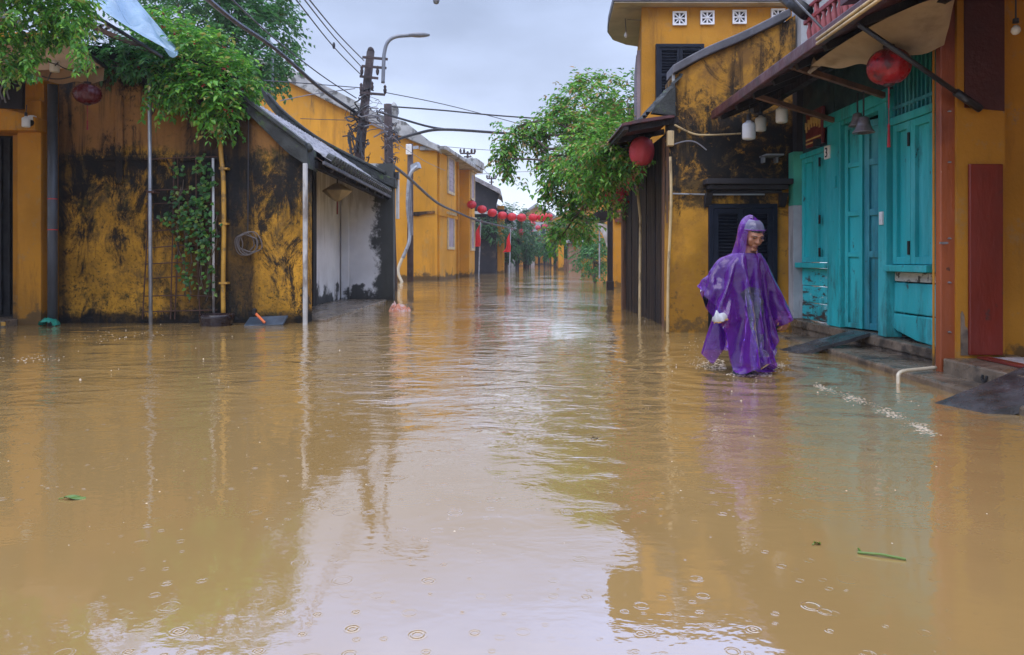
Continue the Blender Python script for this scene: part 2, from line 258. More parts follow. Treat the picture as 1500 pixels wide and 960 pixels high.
def film(name, tint, dif, opac, rough=.14, ior=1.5):
    """Thin wet plastic film: a tinted see-through sheet with a scattering part and a sharp sheen."""
    m = bpy.data.materials.new(name); m.use_nodes = True; t = m.node_tree; t.nodes.clear(); N = t.nodes.new; K = t.links.new
    o = N('ShaderNodeOutputMaterial'); tr = N('ShaderNodeBsdfTransparent'); tr.inputs[0].default_value = (*tint, 1)
    g = N('ShaderNodeNewGeometry'); n2 = N('ShaderNodeTexNoise'); n2.inputs['Scale'].default_value = 16; n2.inputs['Detail'].default_value = 2; n2.inputs['Distortion'].default_value = .5; K(g.outputs['Position'], n2.inputs[0])
    b = N('ShaderNodeBump'); b.inputs['Strength'].default_value = .35; b.inputs['Distance'].default_value = .02; K(n2.outputs[0], b.inputs['Height'])
    df = N('ShaderNodeBsdfDiffuse'); df.inputs[0].default_value = (*dif, 1); tl = N('ShaderNodeBsdfTranslucent'); tl.inputs[0].default_value = (*dif, 1); K(b.outputs[0], df.inputs['Normal'])
    m0 = N('ShaderNodeMixShader'); m0.inputs[0].default_value = .45; K(df.outputs[0], m0.inputs[1]); K(tl.outputs[0], m0.inputs[2])
    lw = N('ShaderNodeLayerWeight'); lw.inputs[0].default_value = .35
    op = N('ShaderNodeMapRange'); op.inputs[3].default_value = opac; op.inputs[4].default_value = min(1, opac + .45); K(lw.outputs['Facing'], op.inputs[0])   # seen edge on the film is deeper
    ms = N('ShaderNodeMixShader'); K(op.outputs[0], ms.inputs[0]); K(tr.outputs[0], ms.inputs[1]); K(m0.outputs[0], ms.inputs[2])
    gl = N('ShaderNodeBsdfGlossy'); gl.inputs['Roughness'].default_value = rough; gl.inputs[0].default_value = (.95, .93, 1, 1); K(b.outputs[0], gl.inputs['Normal'])
    fr = N('ShaderNodeFresnel'); fr.inputs['IOR'].default_value = ior; K(b.outputs[0], fr.inputs['Normal'])
    mg = N('ShaderNodeMixShader'); K(fr.outputs[0], mg.inputs[0]); K(ms.outputs[0], mg.inputs[1]); K(gl.outputs[0], mg.inputs[2]); K(mg.outputs[0], o.inputs[0])
    return m
M['film'] = film('purple_rain_film', (.40, .19, .82), (.31, .05, .68), .25, .13, 1.5)
M['film_clear'] = film('clear_rain_film', (.86, .87, .92), (.40, .42, .52), .08, .12, 1.55)
M['film_visor'] = film('milky_visor_film', (.66, .62, .92), (.50, .48, .80), .30)

def water_mat():
    m = bpy.data.materials.new('muddy_flood_water'); m.use_nodes = True; t = m.node_tree; t.nodes.clear(); N = t.nodes.new; K = t.links.new
    o = N('ShaderNodeOutputMaterial'); p = N('ShaderNodeBsdfPrincipled'); K(p.outputs[0], o.inputs[0])
    p.inputs['Roughness'].default_value = .03; p.inputs['IOR'].default_value = 2.45; p.inputs['Coat Weight'].default_value = .5; p.inputs['Coat IOR'].default_value = 1.75; p.inputs['Coat Roughness'].default_value = .03
    g = N('ShaderNodeNewGeometry'); pos = g.outputs['Position']
    def mth(op, a, b=None):
        n = N('ShaderNodeMath'); n.operation = op
        for i, q in enumerate((a, b)):
            if q is None: continue
            if isinstance(q, (int, float)): n.inputs[i].default_value = q
            else: K(q, n.inputs[i])
        return n.outputs[0]
    def noi(scale, st, det, off=0, rg=.5, dist=0):
        mm = N('ShaderNodeMapping'); mm.inputs['Scale'].default_value = st; mm.inputs['Location'].default_value = (off, off, 0); mm.inputs['Rotation'].default_value = (0, 0, R(4))
        K(pos, mm.inputs[0]); n = N('ShaderNodeTexNoise'); n.inputs['Scale'].default_value = scale; n.inputs['Detail'].default_value = det; n.inputs['Roughness'].default_value = rg; n.inputs['Distortion'].default_value = dist
        K(mm.outputs[0], n.inputs[0]); return n.outputs[0]
    def rng(v, a, b, c, d):
        r = N('ShaderNodeMapRange'); r.interpolation_type = 'SMOOTHSTEP'
        for i, q in enumerate((a, b, c, d)): r.inputs[i + 1].default_value = q
        K(v, r.inputs[0]); return r.outputs[0]
    mx = N('ShaderNodeMix'); mx.data_type = 'RGBA'; mx.inputs[6].default_value = (.315, .198, .075, 1); mx.inputs[7].default_value = (.362, .231, .089, 1)
    K(rng(noi(.35, (1, .5, 1), 4, 3, .5, 1), .3, .7, 0, 1), mx.inputs[0]); K(mx.outputs[2], p.inputs['Base Color'])
    sp = N('ShaderNodeSeparateXYZ'); K(pos, sp.inputs[0])
    # rings of raindrops: one drop in each Voronoi cell, its ring at its own radius
    def rings(scale, kf, seed):
        mm = N('ShaderNodeMapping'); mm.inputs['Scale'].default_value = (scale, scale, 0); mm.inputs['Location'].default_value = (seed, seed * 1.7, 0); K(pos, mm.inputs[0])
        v = N('ShaderNodeTexVoronoi'); v.voronoi_dimensions = '2D'; v.inputs['Scale'].default_value = 1; v.inputs['Randomness'].default_value = .8; K(mm.outputs[0], v.inputs['Vector'])
        sc = N('ShaderNodeSeparateColor'); K(v.outputs['Color'], sc.inputs[0])
        r0 = mth('ADD', mth('MULTIPLY', sc.outputs[0], .20), .02)
        dd = mth('SUBTRACT', v.outputs['Distance'], r0)
        env = mth('EXPONENT', mth('MULTIPLY', mth('MULTIPLY', dd, dd), -420.))
        wv = mth('MULTIPLY', mth('SINE', mth('MULTIPLY', dd, kf)), env)
        on = mth('GREATER_THAN', sc.outputs[1], .70)
        fade = mth('SUBTRACT', 1.0, mth('MULTIPLY', sc.outputs[0], .75))
        return mth('MULTIPLY', mth('MULTIPLY', wv, on), fade)
    near = rng(sp.outputs[1], 2.0, 7.5, 1, .25)
    h = mth('MULTIPLY', mth('ADD', rings(7.1, 80, 0.), mth('ADD', mth('MULTIPLY', rings(10.3, 75, 4.3), .6), mth('MULTIPLY', rings(15.5, 70, 9.1), .45))), mth('MULTIPLY', mth('MULTIPLY', near, rng(noi(1.1, (1, 1, 1), 3, 11), .42, .62, .15, 1)), .0010))
    # waves: calm pool near the eye, more chop down the street, lying across the view
    amp = mth('MULTIPLY', rng(sp.outputs[1], 2.1, 5.2, .10, 1), rng(noi(.45, (1, .55, 1), 3, 7), .35, .65, .2, 1.25))
    wav = mth('ADD', mth('MULTIPLY', noi(1.3, (.9, 1.5, 1), 3, 0, .5, .9), .026), mth('MULTIPLY', noi(5.0, (.75, 1.25, 1), 4, 2, .6, .6), .013))
    h = mth('ADD', h, mth('MULTIPLY', wav, amp))
    h = mth('ADD', h, mth('MULTIPLY', noi(26, (.8, 1.1, 1), 2, 5), .0003))
    # rings walking out from the wading person
    vd = N('ShaderNodeVectorMath'); vd.operation = 'DISTANCE'; K(pos, vd.inputs[0]); vd.inputs[1].default_value = (1.88, 5.9, 0)
    dist = vd.outputs['Value']
    wk = mth('MULTIPLY', mth('SINE', mth('MULTIPLY', mth('ADD', dist, mth('MULTIPLY', noi(1.5, (1, 1, 1), 2, 1), .35)), 21.)), mth('EXPONENT', mth('MULTIPLY', dist, -.85)))
    h = mth('ADD', h, mth('MULTIPLY', wk, .0045))
    b = N('ShaderNodeBump'); b.inputs['Strength'].default_value = 1; b.inputs['Distance'].default_value = 1; K(h, b.inputs['Height']); K(b.outputs[0], p.inputs['Normal']); K(b.outputs[0], p.inputs['Coat Normal'])
    return m
M['water'] = water_mat()
M['foam'] = mk('rain_splash_foam', (.58, .49, .38), .2, .3, 30, bump=0)
M['mud'] = mk('drowned_paving', (.16, .12, .08), .8)
M['drop'] = mk('rain_drop_splash', (.50, .42, .32), .2, .3, 30, bump=0)
M['post_white'] = mk('dirty_white_post_paint', (.46, .46, .47), .6, .2, 4, layers=(dict(c=(.16, .13, .11), s=5, st=(1, 1, .4), lo=.5, hi=.75, a=.8, g=1.6),))
M['coil'] = mk('brown_grey_cable', (.10, .085, .085), .6)
M['leaf_float'] = mk('floating_leaf_green', (.09, .17, .02), .35)
# ------------------------------------------------------------------ builders
ORG = {}
def _finish(o, label=None, cat=None, group=None, kind=None):
    for k, v in (('label', label), ('category', cat), ('group', group), ('kind', kind)):
        if v: o[k] = v
    return o
def thing(name, label, cat, loc=(0, 0, 0), group=None):
    o = bpy.data.objects.new(name, None); COL.objects.link(o); o.location = loc; o.empty_display_size = .1
    ORG[o.name] = Vector(loc); return _finish(o, label, cat, group)
class MB:
    def __init__(s): s.v, s.f = [], []
    def add(s, vs, fs):
        n = len(s.v); s.v += [tuple(p) for p in vs]; s.f += [tuple(i + n for i in f) for f in fs]; return s
    def box(s, x0, x1, y0, y1, z0, z1):
        x0, x1 = sorted((x0, x1)); y0, y1 = sorted((y0, y1)); z0, z1 = sorted((z0, z1))
        return s.add([(x0, y0, z0), (x1, y0, z0), (x1, y1, z0), (x0, y1, z0), (x0, y0, z1), (x1, y0, z1), (x1, y1, z1), (x0, y1, z1)],
                     [(3, 2, 1, 0), (4, 5, 6, 7), (0, 1, 5, 4), (1, 2, 6, 5), (2, 3, 7, 6), (3, 0, 4, 7)])
    def obox(s, c, u, v, n):                      # centre and three half axes
        c, u, v, n = map(Vector, (c, u, v, n))
        return s.add([c - u - v - n, c + u - v - n, c + u + v - n, c - u + v - n, c - u - v + n, c + u - v + n, c + u + v + n, c - u + v + n],
                     [(3, 2, 1, 0), (4, 5, 6, 7), (0, 1, 5, 4), (1, 2, 6, 5), (2, 3, 7, 6), (3, 0, 4, 7)])
    def bar(s, a, b, wd, ht, up=(0, 0, 1)):       # square bar from a to b
        a, b = Vector(a), Vector(b); d = (b - a); up = Vector(up)
        if abs(d.normalized().dot(up)) > .98: up = Vector((0, 1, 0))
        sd_ = d.cross(up).normalized(); u2 = sd_.cross(d).normalized()
        return s.obox((a + b) / 2, d / 2, sd_ * wd / 2, u2 * ht / 2)
    def tube(s, pts, r, n=8, r2=None):
        pts = [Vector(p) for p in pts]; m = len(pts); base = len(s.v); prev = None
        for i, p in enumerate(pts):
            d = (pts[min(i + 1, m - 1)] - pts[max(i - 1, 0)]).normalized()
            if prev is None:
                a = d.orthogonal().normalized()
            else:
                a = (prev - d * prev.dot(d)); a = a.normalized() if a.length > 1e-6 else d.orthogonal().normalized()
            prev = a; bb = d.cross(a); rr = r if r2 is None else r + (r2 - r) * i / max(1, m - 1)
            for k in range(n):
                t = 2 * math.pi * k / n; s.v.append(tuple(p + a * math.cos(t) * rr + bb * math.sin(t) * rr))
        for i in range(m - 1):
            for k in range(n):
                q = base + i * n; s.f.append((q + k, q + (k + 1) % n, q + n + (k + 1) % n, q + n + k))
        s.f.append(tuple(base + k for k in reversed(range(n)))); s.f.append(tuple(base + (m - 1) * n + k for k in range(n)))
        return s
    def lathe(s, prof, c, n=20, mod=None):        # profile of (radius, z), closed at both ends
        c = Vector(c); base = len(s.v); m = len(prof)
        for r, z in prof:
            for k in range(n):
                t = 2 * math.pi * k / n; rr = r * (mod(t) if mod else 1)
                s.v.append((c.x + rr * math.cos(t), c.y + rr * math.sin(t), c.z + z))
        for i in range(m - 1):
            for k in range(n):
                q = base + i * n; s.f.append((q + k, q + (k + 1) % n, q + n + (k + 1) % n, q + n + k))
        s.f.append(tuple(base + k for k in reversed(range(n)))); s.f.append(tuple(base + (m - 1) * n + k for k in range(n)))
        return s
    def prism(s, poly, lo, hi, ax='y'):           # polygon of two coordinates pushed along an axis
        n = len(poly); mkp = {'y': lambda a, b, t: (a, t, b), 'x': lambda a, b, t: (t, a, b), 'z': lambda a, b, t: (a, b, t)}[ax]
        vs = [mkp(a, b, lo) for a, b in poly] + [mkp(a, b, hi) for a, b in poly]
        return s.add(vs, [tuple(range(n)), tuple(range(2 * n - 1, n - 1, -1))] + [(i, i + n, (i + 1) % n + n, (i + 1) % n) for i in range(n)])
    def grid(s, fn, nu, nv):
        vs = [fn(i / nu, j / nv) for j in range(nv + 1) for i in range(nu + 1)]
        return s.add(vs, [(j * (nu + 1) + i, j * (nu + 1) + i + 1, (j + 1) * (nu + 1) + i + 1, (j + 1) * (nu + 1) + i) for j in range(nv) for i in range(nu)])
    def ball(s, c, r, n=10, sc=(1, 1, 1)):
        c = Vector(c); m = n // 2 + 1
        pr = [(max(1e-4, math.sin(math.pi * i / m)), -math.cos(math.pi * i / m)) for i in range(m + 1)]
        base = len(s.v); s.lathe([(a * r, z * r) for a, z in pr], (0, 0, 0), n)
        for i in range(base, len(s.v)):
            x, y, z = s.v[i]; s.v[i] = (c.x + x * sc[0], c.y + y * sc[1], c.z + z * sc[2])
        return s
    def build(s, name, mat, parent=None, origin=None, smooth=False, bevel=0, jit=0):
        org = ORG[parent.name] if parent is not None else Vector(origin or (0, 0, 0))
        me = bpy.data.meshes.new(name); me.from_pydata([tuple(Vector(p) - org) for p in s.v], [], s.f)
        bm = bmesh.new(); bm.from_mesh(me); bmesh.ops.recalc_face_normals(bm, faces=bm.faces); bm.to_mesh(me); bm.free()
        mats = mat if isinstance(mat, (list, tuple)) else [mat]
        for m in mats: me.materials.append(M[m] if isinstance(m, str) else m)
        if smooth:
            for p in me.polygons: p.use_smooth = True
        o = bpy.data.objects.new(name, me); COL.objects.link(o)
        if parent is not None: o.parent = parent
        else: o.location = org
        ORG[o.name] = org
        if bevel:
            b = o.modifiers.new('bevel', 'BEVEL'); b.width = bevel; b.segments = 2; b.limit_method = 'ANGLE'; b.angle_limit = R(50)
        return o
def struct(o): o['kind'] = 'structure'; return o
def stuff(o, label=None, cat=None): return _finish(o, label, cat, None, 'stuff')
def dup(root, loc, label=None, rotz=None, scale=None):
    r = root.copy(); COL.objects.link(r); r.location = loc
    if label: r['label'] = label
    if rotz is not None: r.rotation_euler = (0, 0, rotz)
    if scale is not None: r.scale = (scale,) * 3 if isinstance(scale, (int, float)) else scale
    for ch in list(root.children):
        c = ch.copy(); COL.objects.link(c); c.parent = r
        for g in list(ch.children):
            d = g.copy(); COL.objects.link(d); d.parent = c
    return r
def nz3(x, y, z, s=1): return mnoise.noise(Vector((x * s, y * s, z * s)))
def sag(a, b, d, n=14):
    a, b = Vector(a), Vector(b)
    return [a.lerp(b, i / n) - Vector((0, 0, d * 4 * (i / n) * (1 - i / n))) for i in range(n + 1)]
def smooth_path(pts, k=6):
    pts = [Vector(p) for p in pts]; out_ = []
    for i in range(len(pts) - 1):
        p0, p1, p2, p3 = pts[max(i - 1, 0)], pts[i], pts[i + 1], pts[min(i + 2, len(pts) - 1)]
        for j in range(k):
            t = j / k
            out_.append(.5 * ((2 * p1) + (p2 - p0) * t + (2 * p0 - 5 * p1 + 4 * p2 - p3) * t * t + (3 * p1 - p0 - 3 * p2 + p3) * t ** 3))
    return out_ + [pts[-1]]

# --- leaves
def leaf(mb, p, d, up, ln, wd):
    d = d.normalized(); s_ = d.cross(up)
    s_ = s_.normalized() if s_.length > 1e-5 else d.orthogonal().normalized()
    n = s_.cross(d)
    b = p; tip = p + d * ln - n * ln * .18; mid = p + d * ln * .45
    mb.add([b, mid + s_ * wd / 2 + n * wd * .12, tip, mid - s_ * wd / 2 + n * wd * .12], [(0, 1, 2), (0, 2, 3)])
def rv(): 
    while True:
        v = Vector((random.uniform(-1, 1), random.uniform(-1, 1), random.uniform(-1, 1)))
        if .05 < v.length < 1: return v
def spray(mb, p, d, n, ln, size, droop=.6):
    """A twig with leaflets on both sides, bending down along its length."""
    d = d.normalized(); q = Vector(p)
    for i in range(n):
        d = (d + Vector((0, 0, -droop / n)) + rv() * .12).normalized(); q = q + d * ln / n
        side = d.cross(Vector((0, 0, 1))); side = side.normalized() if side.length > 1e-4 else Vector((1, 0, 0))
        for sg in (-1, 1):
            sz = size * random.uniform(.5, 1.3)
            leaf(mb, q, d * .55 + side * sg * random.uniform(.6, 1) + rv() * .45 + Vector((0, 0, -.2)), (Vector((0, 0, 1)) + rv() * .6), sz, sz * random.uniform(.42, .6))
def crown(mb, blobs, n, ln, size, leaves=4, droop=.6, shell=.55, holes=.0, hs=1.):
    """Twigs spread through a union of ellipsoids (centre, radii), thinned by a coarse noise so that the outline has gaps."""
    vol = [(b[1][0] * b[1][1] * b[1][2]) ** .66 for b in blobs]
    for i in range(n):
        c, rd = random.choices(blobs, vol)[0]
        u = rv().normalized(); rr = random.uniform(shell, 1) ** .7
        p = Vector((c[0] + u.x * rd[0] * rr, c[1] + u.y * rd[1] * rr, c[2] + u.z * rd[2] * rr))
        if holes and nz3(p.x + 7, p.y, p.z, hs) < holes - .5 + random.uniform(-.12, .12): continue
        spray(mb, p, u + rv() * .7 + Vector((0, 0, .15)), leaves, ln * random.uniform(.6, 1.3), size, droop)
def branchy(mb, a, b, r1, r2, wob=.15, n=7):
    a, b = Vector(a), Vector(b); pts = []
    for i in range(n + 1):
        t = i / n; pts.append(a.lerp(b, t) + (rv() * wob if 0 < i < n else Vector((0, 0, 0))))
    mb.tube(smooth_path(pts, 3), r1, 7, r2)

# ================================================================== SETTING
struct(MB().add([(-150, -25, 0), (150, -25, 0), (150, 280, 0), (-150, 280, 0)], [(0, 1, 2, 3)]).build('flood_water', 'water'))
struct(MB().add([(-150, -25, -.45), (150, -25, -.45), (150, 280, -.45), (-150, 280, -.45)], [(0, 1, 2, 3)]).build('street', 'mud'))

# ------------------------------------------------------------------ helper pieces for buildings
def louvre_leaf(mb, x0, x1, y, z0, z1, fr=.05, th=.035, pitch=.045):
    """One louvred shutter leaf facing the eye at depth y: stiles, rails and tilted slats."""
    mb.box(x0, x0 + fr, y - th, y, z0, z1); mb.box(x1 - fr, x1, y - th, y, z0, z1)
    mb.box(x0 + fr, x1 - fr, y - th + .002, y, z0, z0 + fr * 1.6); mb.box(x0 + fr, x1 - fr, y - th + .002, y, z1 - fr, z1)
    zm = (z0 + z1) / 2; mb.box(x0 + fr, x1 - fr, y - th + .002, y, zm - fr / 2, zm + fr / 2)
    for lo, hi in ((z0 + fr * 1.6, zm - fr / 2), (zm + fr / 2, z1 - fr)):
        k = max(1, int((hi - lo) / pitch))
        for i in range(k):
            zc = lo + (i + .5) * (hi - lo) / k
            mb.obox(((x0 + x1) / 2, y - th / 2 + .004, zc), ((x1 - x0) / 2 - fr - .001, 0, 0), (0, .014, -.013), (0, .002, .0025))
    mb.box(x0 + fr * .6, x1 - fr * .6, y + .001, y + .004, z0 + .01, z1 - .01)
    return mb
def panel_leaf(mb, o, u, wd, z0, z1, rails=(.0, .5, 1.), fr=.07, th=.04, n=None):
    """A framed and panelled board leaf from point o (x, y) along unit u, facing n."""
    o = Vector((o[0], o[1], 0)); u = Vector((u[0], u[1], 0)).normalized(); n = Vector((n[0], n[1], 0)).normalized()
    def bx(a0, a1, b0, b1, d0, d1):
        c = o + u * (a0 + a1) / 2 + n * (d0 + d1) / 2; c.z = (b0 + b1) / 2
        mb.obox(c, u * (a1 - a0) / 2, (0, 0, (b1 - b0) / 2), n * (d1 - d0) / 2)
    bx(0, fr, z0, z1, 0, th); bx(wd - fr, wd, z0, z1, 0, th)
    H = z1 - z0
    zs = [z0 + r * H for r in rails]
    for i, z in enumerate(zs):
        lo = z if i == 0 else z - fr / 2; lo = z1 - fr if i == len(zs) - 1 else lo; hi = lo + fr
        bx(fr + .001, wd - fr - .001, lo, hi, 0, th - .002)
    bx(fr * .6, wd - fr * .6, z0 + .01, z1 - .01, .001, th * .35)
    return mb
def tiled_slope(mb, e0, e1, t0, t1, rows=26, amp=.035, steps=10):
    """Barrel-tiled roof plane between eave e0-e1 and top t0-t1."""
    e0, e1, t0, t1 = map(Vector, (e0, e1, t0, t1)); nrm = (e1 - e0).cross(t0 - e0).normalized()
    if nrm.z < 0: nrm = -nrm
    def fn(u, v):
        a = e0.lerp(e1, u); b = t0.lerp(t1, u); p = a.lerp(b, v)
        ph = (u * rows) % 1.0
        h = abs(math.sin(math.pi * ph)) ** .7 * amp
        st = (1 - ((v * steps) % 1.0)) * .018
        return p + nrm * (h + st + .008 * nz3(p.x, p.y, p.z, 6))
    mb.grid(fn, rows * 6, steps * 4); return mb
# ================================================================== LEFT: doorway building at the frame edge
DY = 10.2
t = thing('ochre_shopfront', 'ochre shopfront with dark gate and plain pilasters at the left edge, beside the grey drainpipe', 'building', (-6.9, DY, 0))
xa, xb, xc = WX(17, DY), WX(38, DY), WX(72, DY)
MB().box(xb, xc, DY - .18, 10.5, -.4, 3.05).build('pilaster', 'yellow', t, bevel=.01)
MB().box(xa, xb - .004, DY + .02, 10.5, -.4, 2.62).build('pilaster', 'yellow', t, bevel=.01)
MB().box(-9.5, xc - .006, DY - .1, 10.5, 2.9, 4.0).build('wall', 'yellow', t)
MB().prism([(-9, 2.62), (xc + .02, 2.62), (xc + .02, 2.80), (WX(8, DY), 2.98), (-9, 2.98)], DY - .34, DY + .12).build('lintel_ledge', 'yellow', t, bevel=.012)
g = MB(); g.box(-9.5, xa + .05, DY + .24, DY + .3, -.2, 2.75)
for i in range(14): 
    xx = xa - .05 - i * .12; g.box(xx - .012, xx + .012, DY + .19, DY + .238, .12, 2.6)
g.build('gate', 'dark', t)
MB().box(-9.5, xb - .01, DY - .42, DY + .3, -.4, .085).build('threshold', 'step', t, bevel=.01)
m = MB()
for i in range(18):
    xx = WX(40, DY) - .06 - i * .075
    m.box(xx, xx + .05, DY - .436, DY - .4205, .02, .07)
m.build('threshold_mosaic', 'pipe_yellow', t)['kind'] = 'stuff'
MB().prism([(-13, 3.6), (-5.95, 3.72), (-5.95, 3.80), (-13, 3.7)], 3.5, 9.1).build('added_shade_roof', 'tile', t)  # roof added overhead to keep light off the pilasters
MB().box(WX(33, DY) - .02, WX(33, DY) + .02, DY + .012, DY + .0195, 1.0, 2.3).build('groove_strip', 'dark', t)
s_ = MB().obox(W(9, 128, 9.7), (.2, .05, 0), (0, .01, .28), (0, .03, 0)).build('shop_sign', 'darkwood', None, W(9, 150, 9.7))
_finish(s_, 'dark wooden hanging sign half under the vine at the left edge', 'sign')
sc_ = MB()
for k in range(3):
    c_ = W(3 + 5 * k, 128 + 5 * (k % 2), 9.66); sc_.tube(smooth_path([c_ + Vector((-.02, -.01, .16)), c_ + Vector((.02, -.012, .05)), c_ + Vector((-.015, -.012, -.05)), c_ + Vector((.012, -.01, -.16))], 4), .011, 5)
scr = sc_.build('scroll_lettering', 'cable_grey', s_)
# drainpipe
t = thing('drainpipe', 'tall grey plastic drainpipe with red tape bands at the corner of the mossy wall', 'pipe', (WX(77, 10.05), 10.05, 0))
MB().tube([(WX(77, 10.05), 10.05, -.4), (WX(77, 10.05), 10.05, 3.27)], .062, 16).build('pipe', 'pipe_grey', t, smooth=True)
for y in (291, 336): MB().tube([W(77, y, 10.05), W(77, y + 1.6, 10.05)], .066, 16).build('tape_band', 'red_band', t)
# camera and bulbs on the shopfront
t = thing('security_camera', 'small white dome security camera under the ochre ledge', 'camera', W(47, 178, 9.9))
c_ = W(47, 176, 9.9); MB().lathe([(.02, .06), (.05, .05), (.058, 0), (.05, -.03)], c_, 14).build('housing', 'white_paint', t, smooth=True)
MB().ball(c_ + Vector((0.01, -.02, -.045)), .05, 12).build('lens_dome', 'dark', t, smooth=True)
def led_bulb(loc, label, r=.06, drop=.25):
    t = thing('hanging_bulb', label, 'light bulb', loc, 'hanging light bulbs')
    L_ = Vector(loc)
    MB().lathe([(.3 * r, 1.75 * r), (.45 * r, 1.5 * r), (.95 * r, 1.2 * r), (r, .9 * r), (r, -.9 * r), (.92 * r, -1.15 * r), (.6 * r, -1.25 * r)], L_, 18).build('globe', 'bulb', t, smooth=True)
    MB().lathe([(.33 * r, 2.7 * r), (.36 * r, 1.7 * r)], L_, 12).build('socket', 'metal_dark', t)
    MB().tube([L_ + Vector((0, 0, 2.7 * r)), L_ + Vector((0.01, 0, 2.7 * r + drop))], .006, 5).build('wire', 'cable', t)
    return t
led_bulb(W(38, 180, 9.75), 'small white bulb beside the security camera under the ochre ledge', .05, .1)
led_bulb(W(80, 98, 9.6), 'dim white bulb hanging under the tan awning', .06, .12)
# tan awning
t = thing('canvas_awning', 'tan canvas awning stretched over the shopfront at the left', 'awning', W(100, 122, 10.0))
A, B_, C_, D_ = W(-60, 55, 8.9), W(106, 62, 9.05), W(156, 100, 10.05), W(-60, 112, 10.1)
def fn(u, v):
    p = A.lerp(B_, u).lerp(D_.lerp(C_, u), v); p.z += .03 * math.sin(u * 9) * math.sin(v * 3.1) - .05 * math.sin(math.pi * v); return p
MB().grid(fn, 20, 10).build('canvas', 'canvas', t, smooth=True)
V0, V1 = W(36, 100, 10.0), W(156, 101, 10.0)
def fn(u, v):
    p = V0.lerp(V1, u); p.z -= v * (.20 + .02 * math.sin(u * 17)); p.y -= .03 * math.sin(u * 8) * v + .05; return p
MB().grid(fn, 24, 3).build('valance', 'canvas', t, smooth=True)
MB().bar(B_, C_, .04, .04).bar(A, B_, .04, .04).build('frame', 'metal_dark', t)
w1 = MB(); w1.tube(sag(W(30, 62, 9.5), W(85, 95, 9.55), .05), .008, 5); w1.tube(sag(W(85, 95, 9.55), W(125, 100, 9.6), .05), .008, 5); w1.tube(sag(W(62, 112, 9.7), W(128, 100, 9.6), .08), .008, 5); w1.tube(sag(W(85, 92, 9.5), W(70, 118, 9.7), -.03), .008, 5)
_finish(w1.build('lamp_wire', 'cable', None, W(85, 95, 9.5)), 'thin black lamp wires looped beneath the tan awning', 'wire')

# ================================================================== LEFT: mossy house
GY = 10.4
t = thing('mossy_house', 'low old house with mossy ochre gable wall, tiled roof and white porch at left', 'house', (-4.6, GY, 0))
pts = [(86, 480), (449, 480), (449, 240), (432, 222), (410, 196), (385, 172), (362, 150), (343, 140), (338, 104), (300, 88), (200, 72), (86, 62)]
poly = [(WX(x, GY), max(WZ(y, GY), -.4) if y < 470 else -.4) for x, y in pts]
MB().prism(poly, GY, GY + .28).build('gable_wall', 'moss', t)
# dark moulding line and narrow buttresses across the wall
MB().box(WX(170, GY), WX(182, GY), GY - .05, GY - .002, 1.95, 3.2).build('buttress', 'moss', t, bevel=.02)
MB().box(WX(92, GY), WX(335, GY), GY - .035, GY - .004, WZ(236, GY), WZ(228, GY)).build('string_course', 'moss', t, bevel=.01)
# coping that sweeps down to the eave
top = smooth_path([W(338, 128, GY), W(352, 136, GY), W(372, 156, GY), W(398, 176, GY), W(425, 196, GY), W(446, 212, GY), W(452, 216, GY)], 4)
low = smooth_path([W(338, 150, GY), W(352, 156, GY), W(372, 174, GY), W(398, 200, GY), W(425, 226, GY), W(446, 240, GY), W(454, 248, GY)], 4)
cp = [(p.x, p.z) for p in top] + [(p.x, p.z) for p in reversed(low)]
MB().prism(cp, GY - .1, GY + .42).build('gable_coping', 'coping', t, bevel=.02)
c2 = [(p.x, p.z + .05) for p in top] + [(p.x, p.z - .01) for p in reversed(top)]
MB().prism(c2, GY - .15, GY + .2).build('coping_ridge', 'coping', t, bevel=.015)
m = MB().lathe([(.01, .0), (.05, .02), (.07, .06), (.04, .11), (.01, .14)], W(452, 224, GY - .02), 10); m.build('coping_scroll', 'coping', t, smooth=True)
# far coping
FY = 16.2
tf = smooth_path([W(385, 128, FY), W(410, 160, FY), W(440, 186, FY), W(468, 206, FY), W(500, 224, FY), W(540, 244, FY), W(572, 260, FY), W(580, 262, FY)], 4)
cf = [(p.x, p.z) for p in tf] + [(p.x, p.z - .2) for p in reversed(tf)]
MB().prism(cf, FY - .15, FY + .2).build('gable_coping', 'coping', t, bevel=.02)
cf = [(p.x, p.z + .07) for p in tf[2:-5]] + [(p.x, p.z + .004) for p in reversed(tf[2:-5])]
MB().prism(cf, FY - .2, FY + .05).build('coping_ridge', 'coping', t, bevel=.015)
# tiles
ex, ez = -2.66, 2.30
m = MB(); tiled_slope(m, (ex, GY + .43, ez + .02), (ex + .04, FY - .16, ez + .04), (-4.05, GY + .43, 3.32), (-4.05, FY - .16, 3.34), rows=30, steps=9)
rf = m.build('tile_roof', 'tile', t, smooth=False)
m = MB()
for i in range(30):
    yy = GY + .43 + (i + .5) * (FY - GY - .6) / 30
    m.tube([(ex + .03, yy, ez + .05), (ex - .07, yy, ez + .10)], .078, 8)
m.build('eave_tile_end', 'coping', rf)['kind'] = 'stuff'
MB().box(ex - .02, ex + .015, GY + .05, FY + .1, ez - .06, ez - .012).build('fascia', 'slab_edge', t)
MB().add([(ex - .03, GY + .3, ez - .02), (ex - .03, FY, ez - .02), (-4.05, FY, 3.18), (-4.05, GY + .3, 3.18)], [(0, 1, 2, 3)]).build('roof_underside', 'brownwood', t)
for i in range(7):
    yy = GY + .7 + i * .85; MB().bar((ex - .02, yy, ez - .07), (-3.9, yy, 3.0), .07, .09).build('rafter', 'darkwood', t)
MB().bar((-2.85, GY + .3, 2.27), (-2.85, FY, 2.27), .09, .1).build('eave_beam', 'darkwood', t)
